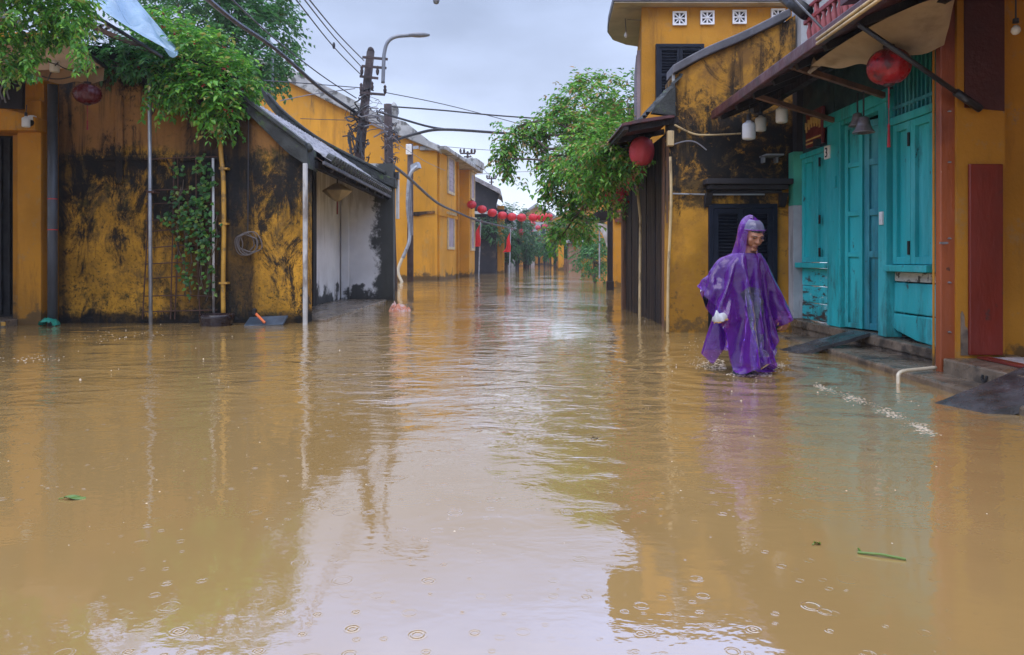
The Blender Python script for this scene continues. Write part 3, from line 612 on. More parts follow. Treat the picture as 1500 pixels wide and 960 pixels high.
# porch
MB().box(-3.74, -2.6, FY, FY + .25, -.4, 3.0).build('porch_end_wall', 'white_wall', t)
MB().box(-4.0, -3.745, 13.85, FY - .004, -.4, 3.0).build('porch_back_wall', 'white_wall', t)
MB().box(-3.9, -3.8, GY + .29, 13.8, -.4, 3.0).build('porch_door', 'dark', t)
MB().box(-3.78, -3.66, 13.6, 13.85, -.4, 2.7).build('door_post', 'darkwood', t)
MB().box(-3.72, -3.55, FY - .12, FY - .004, -.4, 2.6).build('pilaster', 'white_wall', t, bevel=.01)
MB().box(-3.72, -2.72, GY + .3, FY - .13, -.4, .03).build('porch_floor', 'step', t, bevel=.01)
px = WX(449, 10.25); MB().box(px - .028, px + .028, 10.16, 10.22, -.4, 2.22).build('porch_post', 'post_white', t, bevel=.006)
# rest of the house body behind
MB().box(-7.0, -4.06, GY + .29, FY, -.4, 3.2).build('house_body', 'black_house', t)
# things fixed to the mossy wall
t = thing('trellis', 'rusty wire trellis fixed on the mossy wall below the junction box', 'trellis', W(270, 470, 10.33))
m = MB()
for y in (232, 277, 297, 322, 338, 362, 385, 407, 432, 455): m.tube([W(212, y + 2, 10.3), W(265, y + random.uniform(-3, 3), 10.3), W(318, y + random.uniform(-3, 3), 10.3)], .008, 5)
m.build('cross_wires', 'rust', t)
m = MB()
for x in (216, 253, 262, 288): m.tube([W(x + random.uniform(-3, 3), 228, 10.32), W(x, 340, 10.31), W(x + random.uniform(-8, 8), 468, 10.32)], .009, 5)
m.build('upright_wires', 'rust', t)
t = thing('climbing_vine', 'green creeper climbing up the rusty wire trellis on the mossy wall', 'vine', W(285, 460, 10.3))
m = MB(); st = MB()
for k in range(9):
    x = random.uniform(262, 312); y = random.uniform(400, 460); path = []
    yt = random.uniform(225, 330)
    while y > yt:
        path.append(W(x, y, 10.27 + random.uniform(-.02, .02))); y -= 14; x += random.uniform(-7, 6.5); x = min(318, max(236, x))
        for q in range(random.choice((0, 1, 2, 3, 4))):
            p = W(x + random.uniform(-9, 9), y + random.uniform(-7, 7), 10.25); leaf(m, p, Vector((random.uniform(-1, 1), -.5, random.uniform(-1, .3))), Vector((0, -1, .4)), random.uniform(.05, .085), .055)
    if len(path) > 2: st.tube(smooth_path(path, 3), .006, 4)
for x, y, n, sp in ((297, 245, 30, 14), (300, 270, 32, 14), (292, 300, 28, 16), (282, 320, 34, 20), (268, 325, 20, 14), (245, 320, 14, 10), (297, 350, 22, 12), (262, 250, 14, 10), (298, 375, 16, 10), (256, 285, 10, 10)):
    for q in range(n): leaf(m, W(random.gauss(x, sp * .6), random.gauss(y, sp * .6), 10.24 + random.uniform(-.03, .03)), Vector((random.uniform(-1, 1), -.4, random.uniform(-1, .3))), Vector((0, -1, .4)), random.uniform(.05, .09), .06)
m.build('foliage', 'leaf_wall', t); st.build('stem', 'bark', t)
t = thing('support_pole', 'slim galvanised pole standing against the mossy wall behind the creeper', 'pole', (WX(221, 10.2), 10.2, 0))
MB().tube([(WX(221, 10.2), 10.2, -.4), (WX(219, 10.2), 10.2, 3.4)], .026, 10).build('tube', 'galv', t, smooth=True)
MB().box(WX(216, 10.2), WX(227, 10.2), 10.17, 10.35, WZ(280, 10.2), WZ(283, 10.2)).build('bracket', 'rust', t)
o = MB().tube([W(313, 470, 10.3), W(312, 232, 10.3)], .018, 8).build('conduit', 'post_white', None, W(313, 470, 10.3), smooth=True)
_finish(o, 'pale thin straight conduit rising beside the ochre pipe', 'pipe')
t = thing('junction_box', 'beige junction box with ochre pipe running down the mossy wall', 'junction box', W(316, 195, 10.32))
MB().box(WX(307, 10.3), WX(326, 10.3), 10.24, 10.395, WZ(195, 10.3), WZ(174, 10.3)).build('box', 'cream', t, bevel=.012)
MB().tube(smooth_path([W(322, 195, 10.32), W(324, 230, 10.33), W(327, 260, 10.32), W(328, 330, 10.33), W(327, 400, 10.33), W(327, 462, 10.33)], 4), .032, 10).build('pipe', 'pipe_yellow', t, smooth=True)
for y in (247, 328, 415): MB().box(WX(321, 10.3), WX(333, 10.3), 10.29, 10.396, WZ(y + 1.5, 10.3), WZ(y - 1.5, 10.3)).build('clamp', 'pipe_yellow', t)
m = MB(); c_ = W(363, 357, 10.33)
for k in range(5):
    rr = .12 + .05 * random.random(); ph = random.uniform(0, 6)
    m.tube([c_ + Vector((math.cos(a + ph) * rr * (1.02 + .07 * math.sin(2 * a + 2 * k)) + .018 * k - .035, -.012 * k, math.sin(a + ph) * rr * .95 + .02 * math.sin(3 * a + k))) for a in [2 * math.pi * i / 26 for i in range(27)]], .008, 5)
m.tube(smooth_path([c_ + Vector((-.10, -.03, .12)), c_ + Vector((-.06, -.03, 0)), c_ + Vector((-.07, -.03, -.1)), c_ + Vector((.01, -.03, -.15))], 5), .007, 5)
t = m.build('cable_coil', 'coil', None, c_); _finish(t, 'coil of grey cable hung on the mossy wall by a wire', 'cable coil')
MB().tube([W(363, 343, 10.34), W(364, 160, 10.34)], .007, 5).build('hanging_wire', 'cable', t)
t = thing('half_sunk_basin', 'dark glazed basin standing half under water below the trellis', 'basin', W(315, 476, 10.1))
MB().lathe([(.17, -.2), (.20, 0), (.225, .1), (.235, .15), (.215, .155), (.2, .1), (.05, .06)], (WX(315, 10.0), 10.05, 0), 22).build('bowl', 'pot', t, smooth=True)
o = MB().obox(W(390, 471, 10.15), (.26, .02, .01), (0, .12, .05), (0, .006, -.014)).build('floating_board', 'blue_slab', None, W(390, 474, 10.2), bevel=.008); _finish(o, 'blue grey board floating against the foot of the mossy wall', 'board')
m = MB().tube([W(374, 459, 10.05), W(388, 473, 10.0)], .018, 8); o = m.build('orange_handle', 'orange', None, W(388, 473, 10.0)); _finish(o, 'orange plastic stick leaning on the floating blue board', 'stick')
MB().lathe([(.01, .0), (.03, .01), (.03, .07), (.01, .085)], W(373, 461, 10.05), 10).build('black_grip', 'metal_dark', o)
m = MB(); c_ = W(72, 475, 10.0)
m.grid(lambda u, v: c_ + Vector(((u - .5) * .2 * (1 + .2 * nz3(u * 3, v * 3, 1)), (v - .5) * .18, .035 + .05 * math.sin(math.pi * u) * math.sin(math.pi * v) + .03 * nz3(u * 6, v * 6, 3) - .05 * (abs(u - .5) > .42))), 12, 10)
_finish(m.build('green_bag', 'green_plastic', None, c_, smooth=True), 'crumpled green plastic bag floating by the grey drainpipe', 'bag')
m = MB(); c_ = W(586, 455, 13.0)
m.grid(lambda u, v: c_ + Vector(((u - .5) * .40, (v - .5) * .3, -.04 + (.20 * math.sin(math.pi * u) ** .7 * math.sin(math.pi * v) ** .7) * (1.1 - .55 * u) + .10 * nz3(u * 6, v * 6, 3) + .04 * nz3(u * 14, v * 14, 8) - .02)), 16, 14)
_finish(m.build('plastic_sack', 'pinkbag', None, c_, smooth=False), 'crumpled pink and orange plastic sack floating past the porch corner', 'plastic sack')
# cream lamp under the porch eave
t = thing('cream_porch_lantern', 'cream cone shaped lantern hanging under the tiled porch eave', 'lantern', W(495, 277, 13.2))
c_ = W(494, 283, 13.2)
MB().lathe([(.06, .17), (.26, .05), (.27, .03), (.14, -.08), (.03, -.15)], c_, 6).build('shade', 'cream', t)
MB().tube([c_ + Vector((0, 0, .17)), c_ + Vector((0, 0, .5))], .012, 6).build('cord', 'cable', t)
MB().tube([c_ + Vector((0, 0, -.15)), c_ + Vector((0, 0, -.2)), c_ + Vector((0, 0, -.38))], .014, 6).build('tassel', 'tassel', t)
# ------------------------------------------------------------------ lanterns
def lantern(name, label, loc, rx, rz, mat='silk', tassel=.3, cord=.2, ribs=16, group=None, n=32):
    t = thing(name, label, 'lantern', loc, group); c = Vector(loc); prof = []
    for i in range(15):
        a = -math.pi / 2 + math.pi * i / 14; prof.append((max(.22 * rx, rx * math.cos(a) ** .8 if math.cos(a) > 0 else 0), rz * math.sin(a)))
    MB().lathe(prof, c, ribs * 4, mod=lambda th: 1 - .035 * (1 - abs(math.sin(th * ribs / 2)))).build('silk_shade', mat, t, smooth=True)
    MB().lathe([(.24 * rx, .0), (.27 * rx, .03), (.25 * rx, .12 * rz), (.1 * rx, .16 * rz)], c + Vector((0, 0, rz * .97)), 14).build('cap', 'cap', t, smooth=True)
    MB().lathe([(.1 * rx, -.18 * rz), (.24 * rx, -.1 * rz), (.26 * rx, 0)], c - Vector((0, 0, rz * .96)), 14).build('foot_ring', 'cap', t, smooth=True)
    if tassel:
        m = MB(); b = c - Vector((0, 0, rz * 1.12)); m.tube([b, b - Vector((0, 0, tassel * .35))], .006, 5); m.lathe([(.003, 0), (.011, -.02), (.008, -.05), (.013, -tassel * .4)], b - Vector((0, 0, tassel * .6)), 8); m.tube([b - Vector((0, 0, tassel * .3)), b - Vector((0, 0, tassel * .62))], .003, 5); m.build('tassel', 'tassel', t)
    if cord: MB().tube([c + Vector((0, 0, rz * 1.1)), c + Vector((0, 0, rz * 1.1 + cord))], .006, 5).build('cord', 'cable', t)
    return t
lantern('silk_lantern', 'dark red oblate lantern with a tassel hanging below the tan awning', W(128, 138, 9.65), .175, .13, 'silk_wet', .32, .25)
# ------------------------------------------------------------------ blue tarp and sheet roof above the mossy wall
t = thing('blue_tarp', 'pale blue plastic tarp slung from a dark rod above the mossy wall', 'tarp', W(200, 70, 9.6))
A, B_, C_, D_ = W(96, -25, 8.8), W(256, 78, 9.5), W(262, 74, 10.3), W(150, -60, 9.9)
def fn(u, v):
    p = A.lerp(B_, u).lerp(D_.lerp(C_, u), v); f = math.sin(math.pi * v) * (1 - .3 * u)
    p.z += f * (.16 * nz3(u * 6, v * 4, .3) + .06 * math.sin(u * 17 + v * 6 + 2 * nz3(u * 3, v * 3, 9)) - .03); p.y += .05 * nz3(u * 6, v * 6, 4) * f; p.z -= .05 * math.sin(math.pi * u) * (1 - v); return p
MB().grid(fn, 44, 22).build('sheet', 'tarp_blue', t, smooth=True)
MB().tube([W(88, -8, 9.0), W(238, 84, 9.5)], .022, 8).build('rod', 'metal_dark', t)
t = thing('sheet_metal_roof', 'grey corrugated sheet roof sloping below the blue tarp', 'roof sheet', W(150, 60, 10.2))
A, B_, C_, D_ = W(70, 5, 9.6), W(240, 78, 10.5), W(215, 60, 11.6), W(70, -20, 11.6)
MB().grid(lambda u, v: A.lerp(B_, u).lerp(D_.lerp(C_, u), v) + Vector((0, 0, .02 * math.sin(u * 120))), 120, 4).build('sheet', 'tin', t, smooth=True)
MB().bar(W(70, 12, 9.55), W(240, 84, 10.45), .05, .06).bar(W(100, 28, 9.8), W(165, 42, 10.3), .05, .05).build('purlin', 'brownwood', t)
# ================================================================== LEFT: big ochre warehouse
BY = 31.0
xc = WX(640, BY)
t = thing('ochre_warehouse', 'large two storey ochre warehouse with grey coping behind the tiled roof', 'building', (xc, BY, 0))
gp = [(-13, -.4), (xc, -.4), (xc, WZ(222, BY)), (WX(586, BY), WZ(195, BY)), (WX(520, BY), WZ(163, BY)), (WX(415, BY), WZ(112, BY)), (-13, WZ(75, BY))]
MB().prism(gp, BY, BY + .5).build('gable_wall', 'yellow_far', t)
cpp = [(WX(645, BY), WZ(214, BY)), (WX(645, BY), WZ(224, BY)), (WX(586, BY), WZ(200, BY)), (WX(520, BY), WZ(169, BY)), (WX(415, BY), WZ(117, BY)), (-13, WZ(82, BY)), (-13, WZ(60, BY)), (WX(415, BY), WZ(96, BY)), (WX(520, BY), WZ(148, BY)), (WX(560, BY), WZ(170, BY)), (WX(595, BY), WZ(180, BY)), (WX(630, BY), WZ(208, BY))]
MB().prism(cpp, BY - .25, BY + .8).build('gable_coping', 'conc', t, bevel=.03)
# street facade turning away
p0 = Vector((xc, BY, 0)); p1 = Vector((WX(694, 39), 39, 0)); u = (p1 - p0).normalized(); n = Vector((u.y, -u.x, 0)); Lf = (p1 - p0).length
def on(a, d, z): q = p0 + u * a + n * d; return Vector((q.x, q.y, z))
def fbox(mb, a0, a1, d0, d1, z0, z1):
    mb.obox(on((a0 + a1) / 2, (d0 + d1) / 2, (z0 + z1) / 2), u * (a1 - a0) / 2, n * (d1 - d0) / 2, (0, 0, (z1 - z0) / 2)); return mb
def apx(x):                                       # distance along the facade at photo column x
    k = (x - 750) / FPX; return (k * p0.y - p0.x) / (u.x - k * u.y)
a1, a2, a3 = apx(668), apx(686), apx(694)
ZT = 5.45
m = MB(); fbox(m, .26, a1, -.5, .05, -.4, ZT); m.build('street_wall', 'yellow_far', t)
m = MB(); fbox(m, a1 + .003, a2 - .003, -.9, -.45, -.4, ZT); m.build('recess_wall', 'yellow_far', t)
m = MB(); fbox(m, a2, a3, -.5, .05, -.4, ZT); m.build('street_wall', 'yellow_far', t)
m = MB(); fbox(m, -.2, a3 + .3, -.7, .45, ZT + .004, ZT + .18); fbox(m, a2 - .3, a3 + .35, -.5, .5, ZT + .182, ZT + .55); m.build('roof_edge', 'conc', t, bevel=.03)
m = MB(); fbox(m, .1, a1 - .02, .052, .12, 2.75, 2.9); m.build('string_course', 'yellow_far', t)
def street_window(a0, a1_, z0, z1):
    m = MB(); fr = .12
    fbox(m, a0 - fr, a0, .051, .12, z0 - fr, z1 + fr); fbox(m, a1_, a1_ + fr, .051, .12, z0 - fr, z1 + fr); fbox(m, a0, a1_, .051, .118, z1, z1 + fr); fbox(m, a0, a1_, .051, .118, z0 - fr, z0)
    fbox(m, a0 - fr * 1.5, a1_ + fr * 1.5, .051, .2, z1 + fr + .003, z1 + fr + .12)
    wn = m.build('window', 'cream', t)
    m = MB()
    k = 16
    for i in range(k): fbox(m, a0 + .01, a1_ - .01, .055, .075 + .012 * (i % 2), z0 + i * (z1 - z0) / k, z0 + (i + .93) * (z1 - z0) / k)
    m.build('louvre_shutter', 'louvre', wn)
m = MB(); fbox(m, a1 - .16, a1 - .06, .052, .15, -.3, ZT - .02); m.build('downpipe', 'yellow', t)
MB().prism([(WX(604, BY), WZ(316, BY)), (WX(606, BY), WZ(311, BY)), (WX(637, BY), WZ(309, BY)), (WX(637, BY), WZ(313, BY)), (WX(622, BY), WZ(314, BY)), (WX(612, BY), WZ(317, BY))], BY - .08, BY - .004).build('broken_moulding', 'moss', t, bevel=.02)
street_window(apx(654), apx(662), WZ(282, 33.5), WZ(234, 33.5))
street_window(apx(654), apx(662), WZ(362, 33.5), WZ(320, 33.5))
street_window(a2 + .35, a3 - .35, WZ(290, 38), WZ(256, 38))
street_window(a2 + .35, a3 - .35, WZ(364, 38), WZ(325, 38))
o = MB().tube([W(399, 78, 21), W(398, 135, 21)], .05, 8).build('vent_pipe', 'galv', None, W(398, 135, 21)); _finish(o, 'thin grey pipe standing up in front of the dark trees at left', 'pipe')
o = MB().lathe([(.18, 0), (.22, .1), (.13, .35), (.22, .6), (.2, .75), (.1, .95), (.02, 1.05)], W(577, 186, 30.9), 10).build('roof_finial', 'conc', None, W(577, 186, 30.9), smooth=True); _finish(o, 'weathered stone finial on the warehouse coping behind the shorter pole', 'finial')
def roof_antenna(x, y0, y1, Y, hw, label):
    o = MB().tube([W(x, y0, Y), W(x, y1, Y)], .06, 6).bar(W(x - hw, y1 + 3, Y), W(x + hw, y1 + 3, Y), .08, .08).bar(W(x - hw * .5, y1 + 8, Y), W(x + hw * .5, y1 + 8, Y), .07, .07).build('roof_antenna', 'pole', None, W(x, y0, Y))
    m = MB()
    for s in (-1, -.5, .55, 1): m.lathe([(.05, 0), (.07, .1), (.03, .22)], W(x + hw * s * .95, y1 + 2, Y), 8)
    m.build('insulator', 'pole', o)['kind'] = 'stuff'
    return _finish(o, label, 'antenna', 'roof top wire masts')
roof_antenna(685, 242, 222, 40, 11, 'dark cross armed mast on the end of the warehouse roof')
roof_antenna(720, 276, 259, 52, 7, 'small cross armed mast above the black house')

# ================================================================== LEFT: black house and the row beyond
KY = 46.0
t = thing('black_house', 'sooty black two storey house with tiled gable next to the ochre warehouse', 'house', (WX(727, KY), KY, 0))
MB().prism([(-8, -.4), (WX(727, KY), -.4), (WX(727, KY), WZ(300, KY)), (WX(732, KY), WZ(281, KY)), (WX(697, KY), WZ(264, KY)), (-8, WZ(235, KY))], KY, KY + .5).build('gable_wall', 'black_house', t)
MB().prism([(WX(736, KY), WZ(290, KY)), (WX(733, KY), WZ(278, KY)), (WX(697, KY), WZ(260, KY)), (-8, WZ(231, KY)), (-8, WZ(237, KY)), (WX(697, KY), WZ(266, KY)), (WX(731, KY), WZ(284, KY))], KY - .4, KY + 5).build('roof', 'tile', t)
MB().box(WX(697, KY) - 2, WX(729, KY), KY - .25, KY - .002, WZ(314, KY), WZ(310, KY)).build('ledge', 'conc', t)
MB().box(WX(728, KY), WX(738, KY), KY + 1.0, KY + 4, -.4, WZ(300, KY)).build('street_pillar', 'yellow', t)
MB().box(WX(700, KY), WX(742, KY), KY + .6, KY + 1, WZ(312, KY), WZ(306, KY)).build('canopy', 'darkwood', t)
def row_house(name, label, x0, x1, Y, D, ytop, mat, rmat='tile', door='dark', shade=.35):
    """A shophouse of the row: gabled body whose street face looks right, with posts, doorway and a canopy."""
    xr = WX(x1, Y); xl = xr - 7; zt = WZ(ytop, Y)
    t = thing(name, label, 'house', (xr, Y, 0))
    MB().prism([(xl, -.4), (xr, -.4), (xr, zt), ((xl + xr) / 2, zt + 1.9), (xl, zt)], Y, Y + D).build('wall', mat, t)
    MB().prism([(xr + .5, zt - .25), (xr + .5, zt - .08), ((xl + xr) / 2, zt + 2.1), (xl - .4, zt - .08), (xl - .4, zt - .25), ((xl + xr) / 2, zt + 1.9)], Y - .3, Y + D + .2).build('roof', rmat, t)
    n_ = 3
    for i in range(n_):
        ya = Y + D * (i + .18) / n_; yb = Y + D * (i + .82) / n_
        MB().box(xr + .003, xr + .06, ya, yb, 0, 2.1).build('door', door, t)
        MB().box(xr + .003, xr + .05, ya + D * .03, yb - D * .03, zt * .62, zt * .62 + .9).build('window', 'navy', t)
    MB().add([(xr, Y - .1, 2.75), (xr + 1.0, Y - .1, 2.35), (xr + 1.0, Y + D, 2.35), (xr, Y + D, 2.75), (xr, Y - .1, 2.65), (xr + 1.0, Y - .1, 2.25), (xr + 1.0, Y + D, 2.25), (xr, Y + D, 2.65)],
             [(0, 1, 2, 3), (4, 5, 6, 7), (0, 1, 5, 4), (1, 2, 6, 5), (2, 3, 7, 6), (3, 0, 4, 7)]).build('canopy', 'darkwood', t)
    for i in range(3): yy = Y + .1 + i * (D - .3) / 2; MB().box(xr + .85, xr + .95, yy, yy + .10, -.4, 2.3).build('canopy_post', 'darkwood', t)
    return t
row_house('row_house', 'black shophouse behind the second red flag on the left of the street', 690, 741, 53, 14, 312, 'black_house')
row_house('row_house', 'grey fronted shophouse behind the far vine on the left of the street', 720, 757, 70, 18, 318, 'grey_plaster')
row_house('row_house', 'pale ochre shophouse at the far left end of the street', 735, 767, 95, 20, 326, 'yellow')
# end of the street
EY = 120
t = thing('end_house', 'distant ochre house with a gabled roof closing the end of the street', 'house', (WX(785, EY), EY, 0))
MB().prism([(WX(764, EY), -.4), (WX(812, EY), -.4), (WX(812, EY), WZ(318, EY)), (WX(786, EY), WZ(302, EY)), (WX(764, EY), WZ(316, EY))], EY, EY + 8).build('wall', 'yellow_far', t)
MB().prism([(WX(760, EY), WZ(319, EY)), (WX(786, EY), WZ(302.5, EY)), (WX(815, EY), WZ(320, EY)), (WX(815, EY), WZ(317, EY)), (WX(786, EY), WZ(298, EY)), (WX(760, EY), WZ(316, EY))], EY - .8, EY + 8.3).build('roof', 'tile', t)
MB().box(WX(768, EY), WX(806, EY), EY - .3, EY - .004, WZ(345, EY), WZ(325, EY)).build('balcony_recess', 'grey_plaster', t)
MB().box(WX(766, EY), WX(808, EY), EY - 1.4, EY - .304, WZ(352, EY), WZ(347, EY)).build('canopy', 'maroon', t)
MB().box(WX(776, EY), WX(783, EY), EY - .3, EY - .004, -.2, WZ(372, EY)).build('door', 'whitecloth', t)
for x in (772, 788, 796): MB().box(WX(x, EY), WX(x + 3, EY), EY - .31, EY - .005, -.2, WZ(362, EY)).build('shutter', 'navy', t)
for x in (774, 792): MB().box(WX(x, EY), WX(x + 6, EY), EY - .36, EY - .302, WZ(343, EY), WZ(329, EY)).build('window', 'navy', t)
def right_house(label, x0, Y, D, ytop, mat):
    xl = WX(x0, Y); zt = WZ(ytop, Y); t = thing('street_house', label, 'house', (xl, Y, 0))
    MB().prism([(xl, -.4), (xl + 7, -.4), (xl + 7, zt), (xl + 3.5, zt + 1.8), (xl, zt)], Y, Y + D).build('wall', mat, t)
    MB().prism([(xl - .5, zt - .25), (xl - .5, zt - .08), (xl + 3.5, zt + 2), (xl + 7.4, zt - .08), (xl + 7.4, zt - .25), (xl + 3.5, zt + 1.8)], Y - .3, Y + D).build('roof', 'tile', t)
    for i in range(3): MB().box(xl - .05, xl - .003, Y + D * (i + .2) / 3, Y + D * (i + .8) / 3, 0, 2.1).build('door', 'darkwood', t)
    MB().box(xl + 1, xl + 2.2, Y - .05, Y - .003, 1, 2.3).build('window', 'navy', t)
right_house('far ochre house right of the end house, under the street tree', 808, 100, 16, 322, 'yellow_far')
right_house('dim ochre house behind the low gate pillars', 833, 64, 24, 318, 'yellow')
# low gate pillars
GYY = 56
t = thing('gate_pillar', 'brown plastered gate pillar with grey cap at the water edge on the right', 'gate pillar', (WX(844, GYY), GYY, 0))
MB().box(WX(833, GYY), WX(851, GYY), GYY, GYY + 1.2, -.4, WZ(357, GYY)).build('shaft', 'brown_plaster', t, bevel=.03)
MB().box(WX(829, GYY), WX(854, GYY), GYY - .25, GYY + 1.4, WZ(357, GYY) + .003, WZ(352, GYY)).build('cap', 'conc', t, bevel=.05)
t = thing('gate_pillar', 'yellow gate pillar left of the brown one, joined by a low wall', 'gate pillar', (WX(822, 60), 60, 0))
MB().box(WX(818, 60), WX(826, 60), 60, 61, -.4, WZ(359, 60)).build('shaft', 'yellow_far', t, bevel=.03)
MB().box(WX(826, 60) + .01, WX(834, 60), 60.2, 60.7, -.4, WZ(379, 60)).build('low_wall', 'brownwood', t)

# ------------------------------------------------------------------ far planting
def tree(name, label, blobs, n, ln, size, mat, trunk, cat='tree', leaves=4, limbs=6, r=.12, group=None, **kw):
    t = thing(name, label, cat, trunk[0], group)
    m = MB(); crown(m, blobs, n, ln, size, leaves, **kw); m.build('crown', mat, t)
    m = MB(); pts = smooth_path(trunk, 5); m.tube(pts, r, 9, r * .6)
    for i in range(limbs):
        c, rd = blobs[i % len(blobs)]; branchy(m, pts[-1 - (i % 4)], Vector(c) + rv() * min(rd) * .4, r * .45, r * .12)
    m.build('trunk', 'bark', t, smooth=True); return t
tree('street_tree', 'small pale green tree behind the second red flag', [(W(752, 325, 58), (1.1, 1, 1.3)), (W(757, 347, 60), (1.3, 1.2, 1.3)), (W(760, 365, 60), (.8, 1, .9))], 330, .6, .28, 'leaf_far', [(WX(757, 60), 60, -.4), (WX(757, 60), 60, 2)])
tree('street_tree', 'dark green rounded tree overhanging the low gate pillars', [(W(823, 352, 66), (1.5, 1.4, 1.3)), (W(816, 362, 66), (1.1, 1.2, .9)), (W(838, 345, 62), (1.6, 1.4, 1.4))], 420, .7, .3, 'leaf_dark', [(WX(830, 66), 66, -.4), (WX(828, 66), 66, 2)])
tree('street_tree', 'bushy green tree in front of the far left shophouses', [(W(770, 350, 78), (1.6, 1.2, 1.5)), (W(765, 364, 76), (1.2, 1, 1.0)), (W(776, 362, 80), (1.0, 1, .9))], 260, .8, .34, 'leaf_dark', [(WX(769, 78), 78, -.4), (WX(769, 78), 78, 2)])
tree('street_tree', 'small leafy tree beside the second red flag pole', [(W(741, 352, 50), (.6, .6, .7)), (W(746, 366, 50), (.5, .5, .6))], 200, .4, .2, 'leaf_far', [(WX(742, 50), 50, -.4), (WX(742, 50), 50, 1.2)])
t = thing('hanging_vine', 'trailing green vine strung along the front of the black house', 'vine', W(715, 330, 45))
m = MB(); crown(m, [(W(712, 332, 45.5), (.7, .2, .25)), (W(725, 338, 45.6), (.55, .25, .5)), (W(738, 340, 47), (.5, .3, .6)), (W(703, 328, 45.5), (.5, .2, .15))], 150, .35, .2, 3, droop=1.0); m.build('foliage', 'leaf_far', t)
MB().tube(sag(W(697, 320, 45.4), W(745, 338, 46), .4), .025, 5).build('stem', 'bark', t)
# shrub by the right water edge
tree('roadside_shrub', 'dark straggling shrub at the water edge beneath the street tree', [(W(866, 372, 30), (.6, .6, .75)), (W(882, 380, 28), (.45, .6, .6)), (W(873, 350, 29), (.7, .6, .6)), (W(860, 395, 30), (.3, .4, .3))], 520, .35, .13, 'leaf_dark', [(WX(872, 29), 29, -.4), (WX(870, 29), 29, .9)], cat='shrub', r=.06, holes=.42, hs=1.6)
# ------------------------------------------------------------------ lantern strings and flags
Y0 = 37.5
a_, b_ = W(688, 291, Y0), W(848, 322, Y0)
pts = sag(a_, b_, .55, 24)
_finish(MB().tube(pts, .012, 5).build('lantern_cord', 'cable', None, a_), 'thin cord across the street that carries the row of red lanterns', 'cord')
def cord_z(x):
    X = WX(x, Y0)
    for p, q in zip(pts, pts[1:]):
        if p.x <= X <= q.x: return p.z + (q.z - p.z) * (X - p.x) / (q.x - p.x)
    return pts[-1].z
LB = ['red street lantern hung against the corner of the ochre warehouse, first on its cord', 'red street lantern in front of the black wall, second on its cord', 'red street lantern in front of the black wall, third on its cord',
      'red street lantern in front of the ochre pillar, fourth on its cord', 'red street lantern over the second flag, fifth on its cord', 'red street lantern right of the second flag, sixth on its cord',
      'red street lantern before the end house, seventh on its cord', 'red street lantern beside the street tree, eighth on its cord', 'red street lantern half behind the street tree, last on its cord']
first = None
for i, (x, y) in enumerate(((691, 300), (706, 307), (721, 312), (736, 316), (750, 318), (764, 319), (781, 319), (794, 319), (803, 318))):
    zc = cord_z(x) - .36; loc = Vector((WX(x, Y0), Y0, WZ(y, Y0)))
    if first is None: first = lantern('street_lantern', LB[0], loc, .245, .2, 'silk', .45, .12, 12, 'red lanterns strung across the street')
    else: dup(first, loc, LB[i], rotz=random.uniform(0, 6))
FLB = ['small faded lantern just below the seventh lantern, far down the street', 'small faded lantern beside the balcony of the end house', 'small faded lantern low in front of the end house canopy', 'small faded lantern at the foot of the street tree leaves', 'small faded lantern in front of the small pale green tree', 'small faded lantern over the far left shophouses']
f2 = None
for i, (x, y, Y) in enumerate(((780, 328, 62), (788, 334, 72), (780, 342, 80), (798, 332, 66), (764, 340, 58), (773, 349, 88))):
    loc = W(x, y, Y)
    if f2 is None: f2 = lantern('far_lantern', FLB[0], loc, .27, .24, 'silk_pink', .3, .5, 10, 'faded lanterns far down the street')
    else: dup(f2, loc, FLB[i])
def flag(label, x, ytop, ybot, ypole, Y, wpx, lean):
    t = thing('red_flag', label, 'flag', (WX(x, Y), Y, 0), 'red flags on poles')
    MB().tube([(WX(x - lean, Y), Y, -.3), W(x + 2, ytop - 4, Y)], .035, 6).build('pole', 'galv', t)
    top_ = W(x + 2, ytop, Y); H = WZ(ytop, Y) - WZ(ybot, Y); wd = wpx / FPX * Y * 1.7
    MB().grid(lambda u, v: top_ + Vector((-(.1 + .9 * v) * wd * u * (.7 + .3 * math.sin(v * 5 + 1)) + .12 * math.sin(u * 7) * v - (.04 * v), .14 * math.sin(u * 9 + v * 2), -H * v * (1 - .12 * u) - .2 * u)), 12, 12).build('cloth', 'flag', t, smooth=True)
flag('drooping red flag at the corner of the ochre warehouse', 702, 326, 361, 400, 40, 14, 1)
flag('drooping red flag in front of the ochre pillar of the black house', 746, 338, 369, 392, 45, 11, 0)
# ================================================================== POLES AND WIRES
def coil_mess(mb, c, rad, n, h):
    for k in range(n):
        a0 = random.uniform(0, 6.28); rr = rad * random.uniform(.5, 1.15); z0 = c.z + random.uniform(-h, h); dz = random.uniform(-.5, .5)
        cc = c + Vector((random.uniform(-.15, .15), random.uniform(-.1, .1), 0))
        mb.tube([Vector((cc.x + rr * math.cos(a0 + t_ * .7), cc.y + rr * math.sin(a0 + t_ * .7), z0 + dz * t_ / 6 + .06 * math.sin(t_ * 1.7))) for t_ in range(7)], random.choice((.008, .012, .02)), 5)
PY = 20.0
t = thing('utility_pole', 'tall leaning utility pole with four cross arms and tangled cables behind the tiled roof', 'utility pole', W(520, 427, PY))
MB().tube([W(515, 445, PY), W(527, 220, PY), W(543, 76, PY)], .165, 10, .105).lathe([(.105, 0), (.07, .1), (.02, .13)], W(543, 76, PY), 10).build('post', 'pole', t, smooth=True)
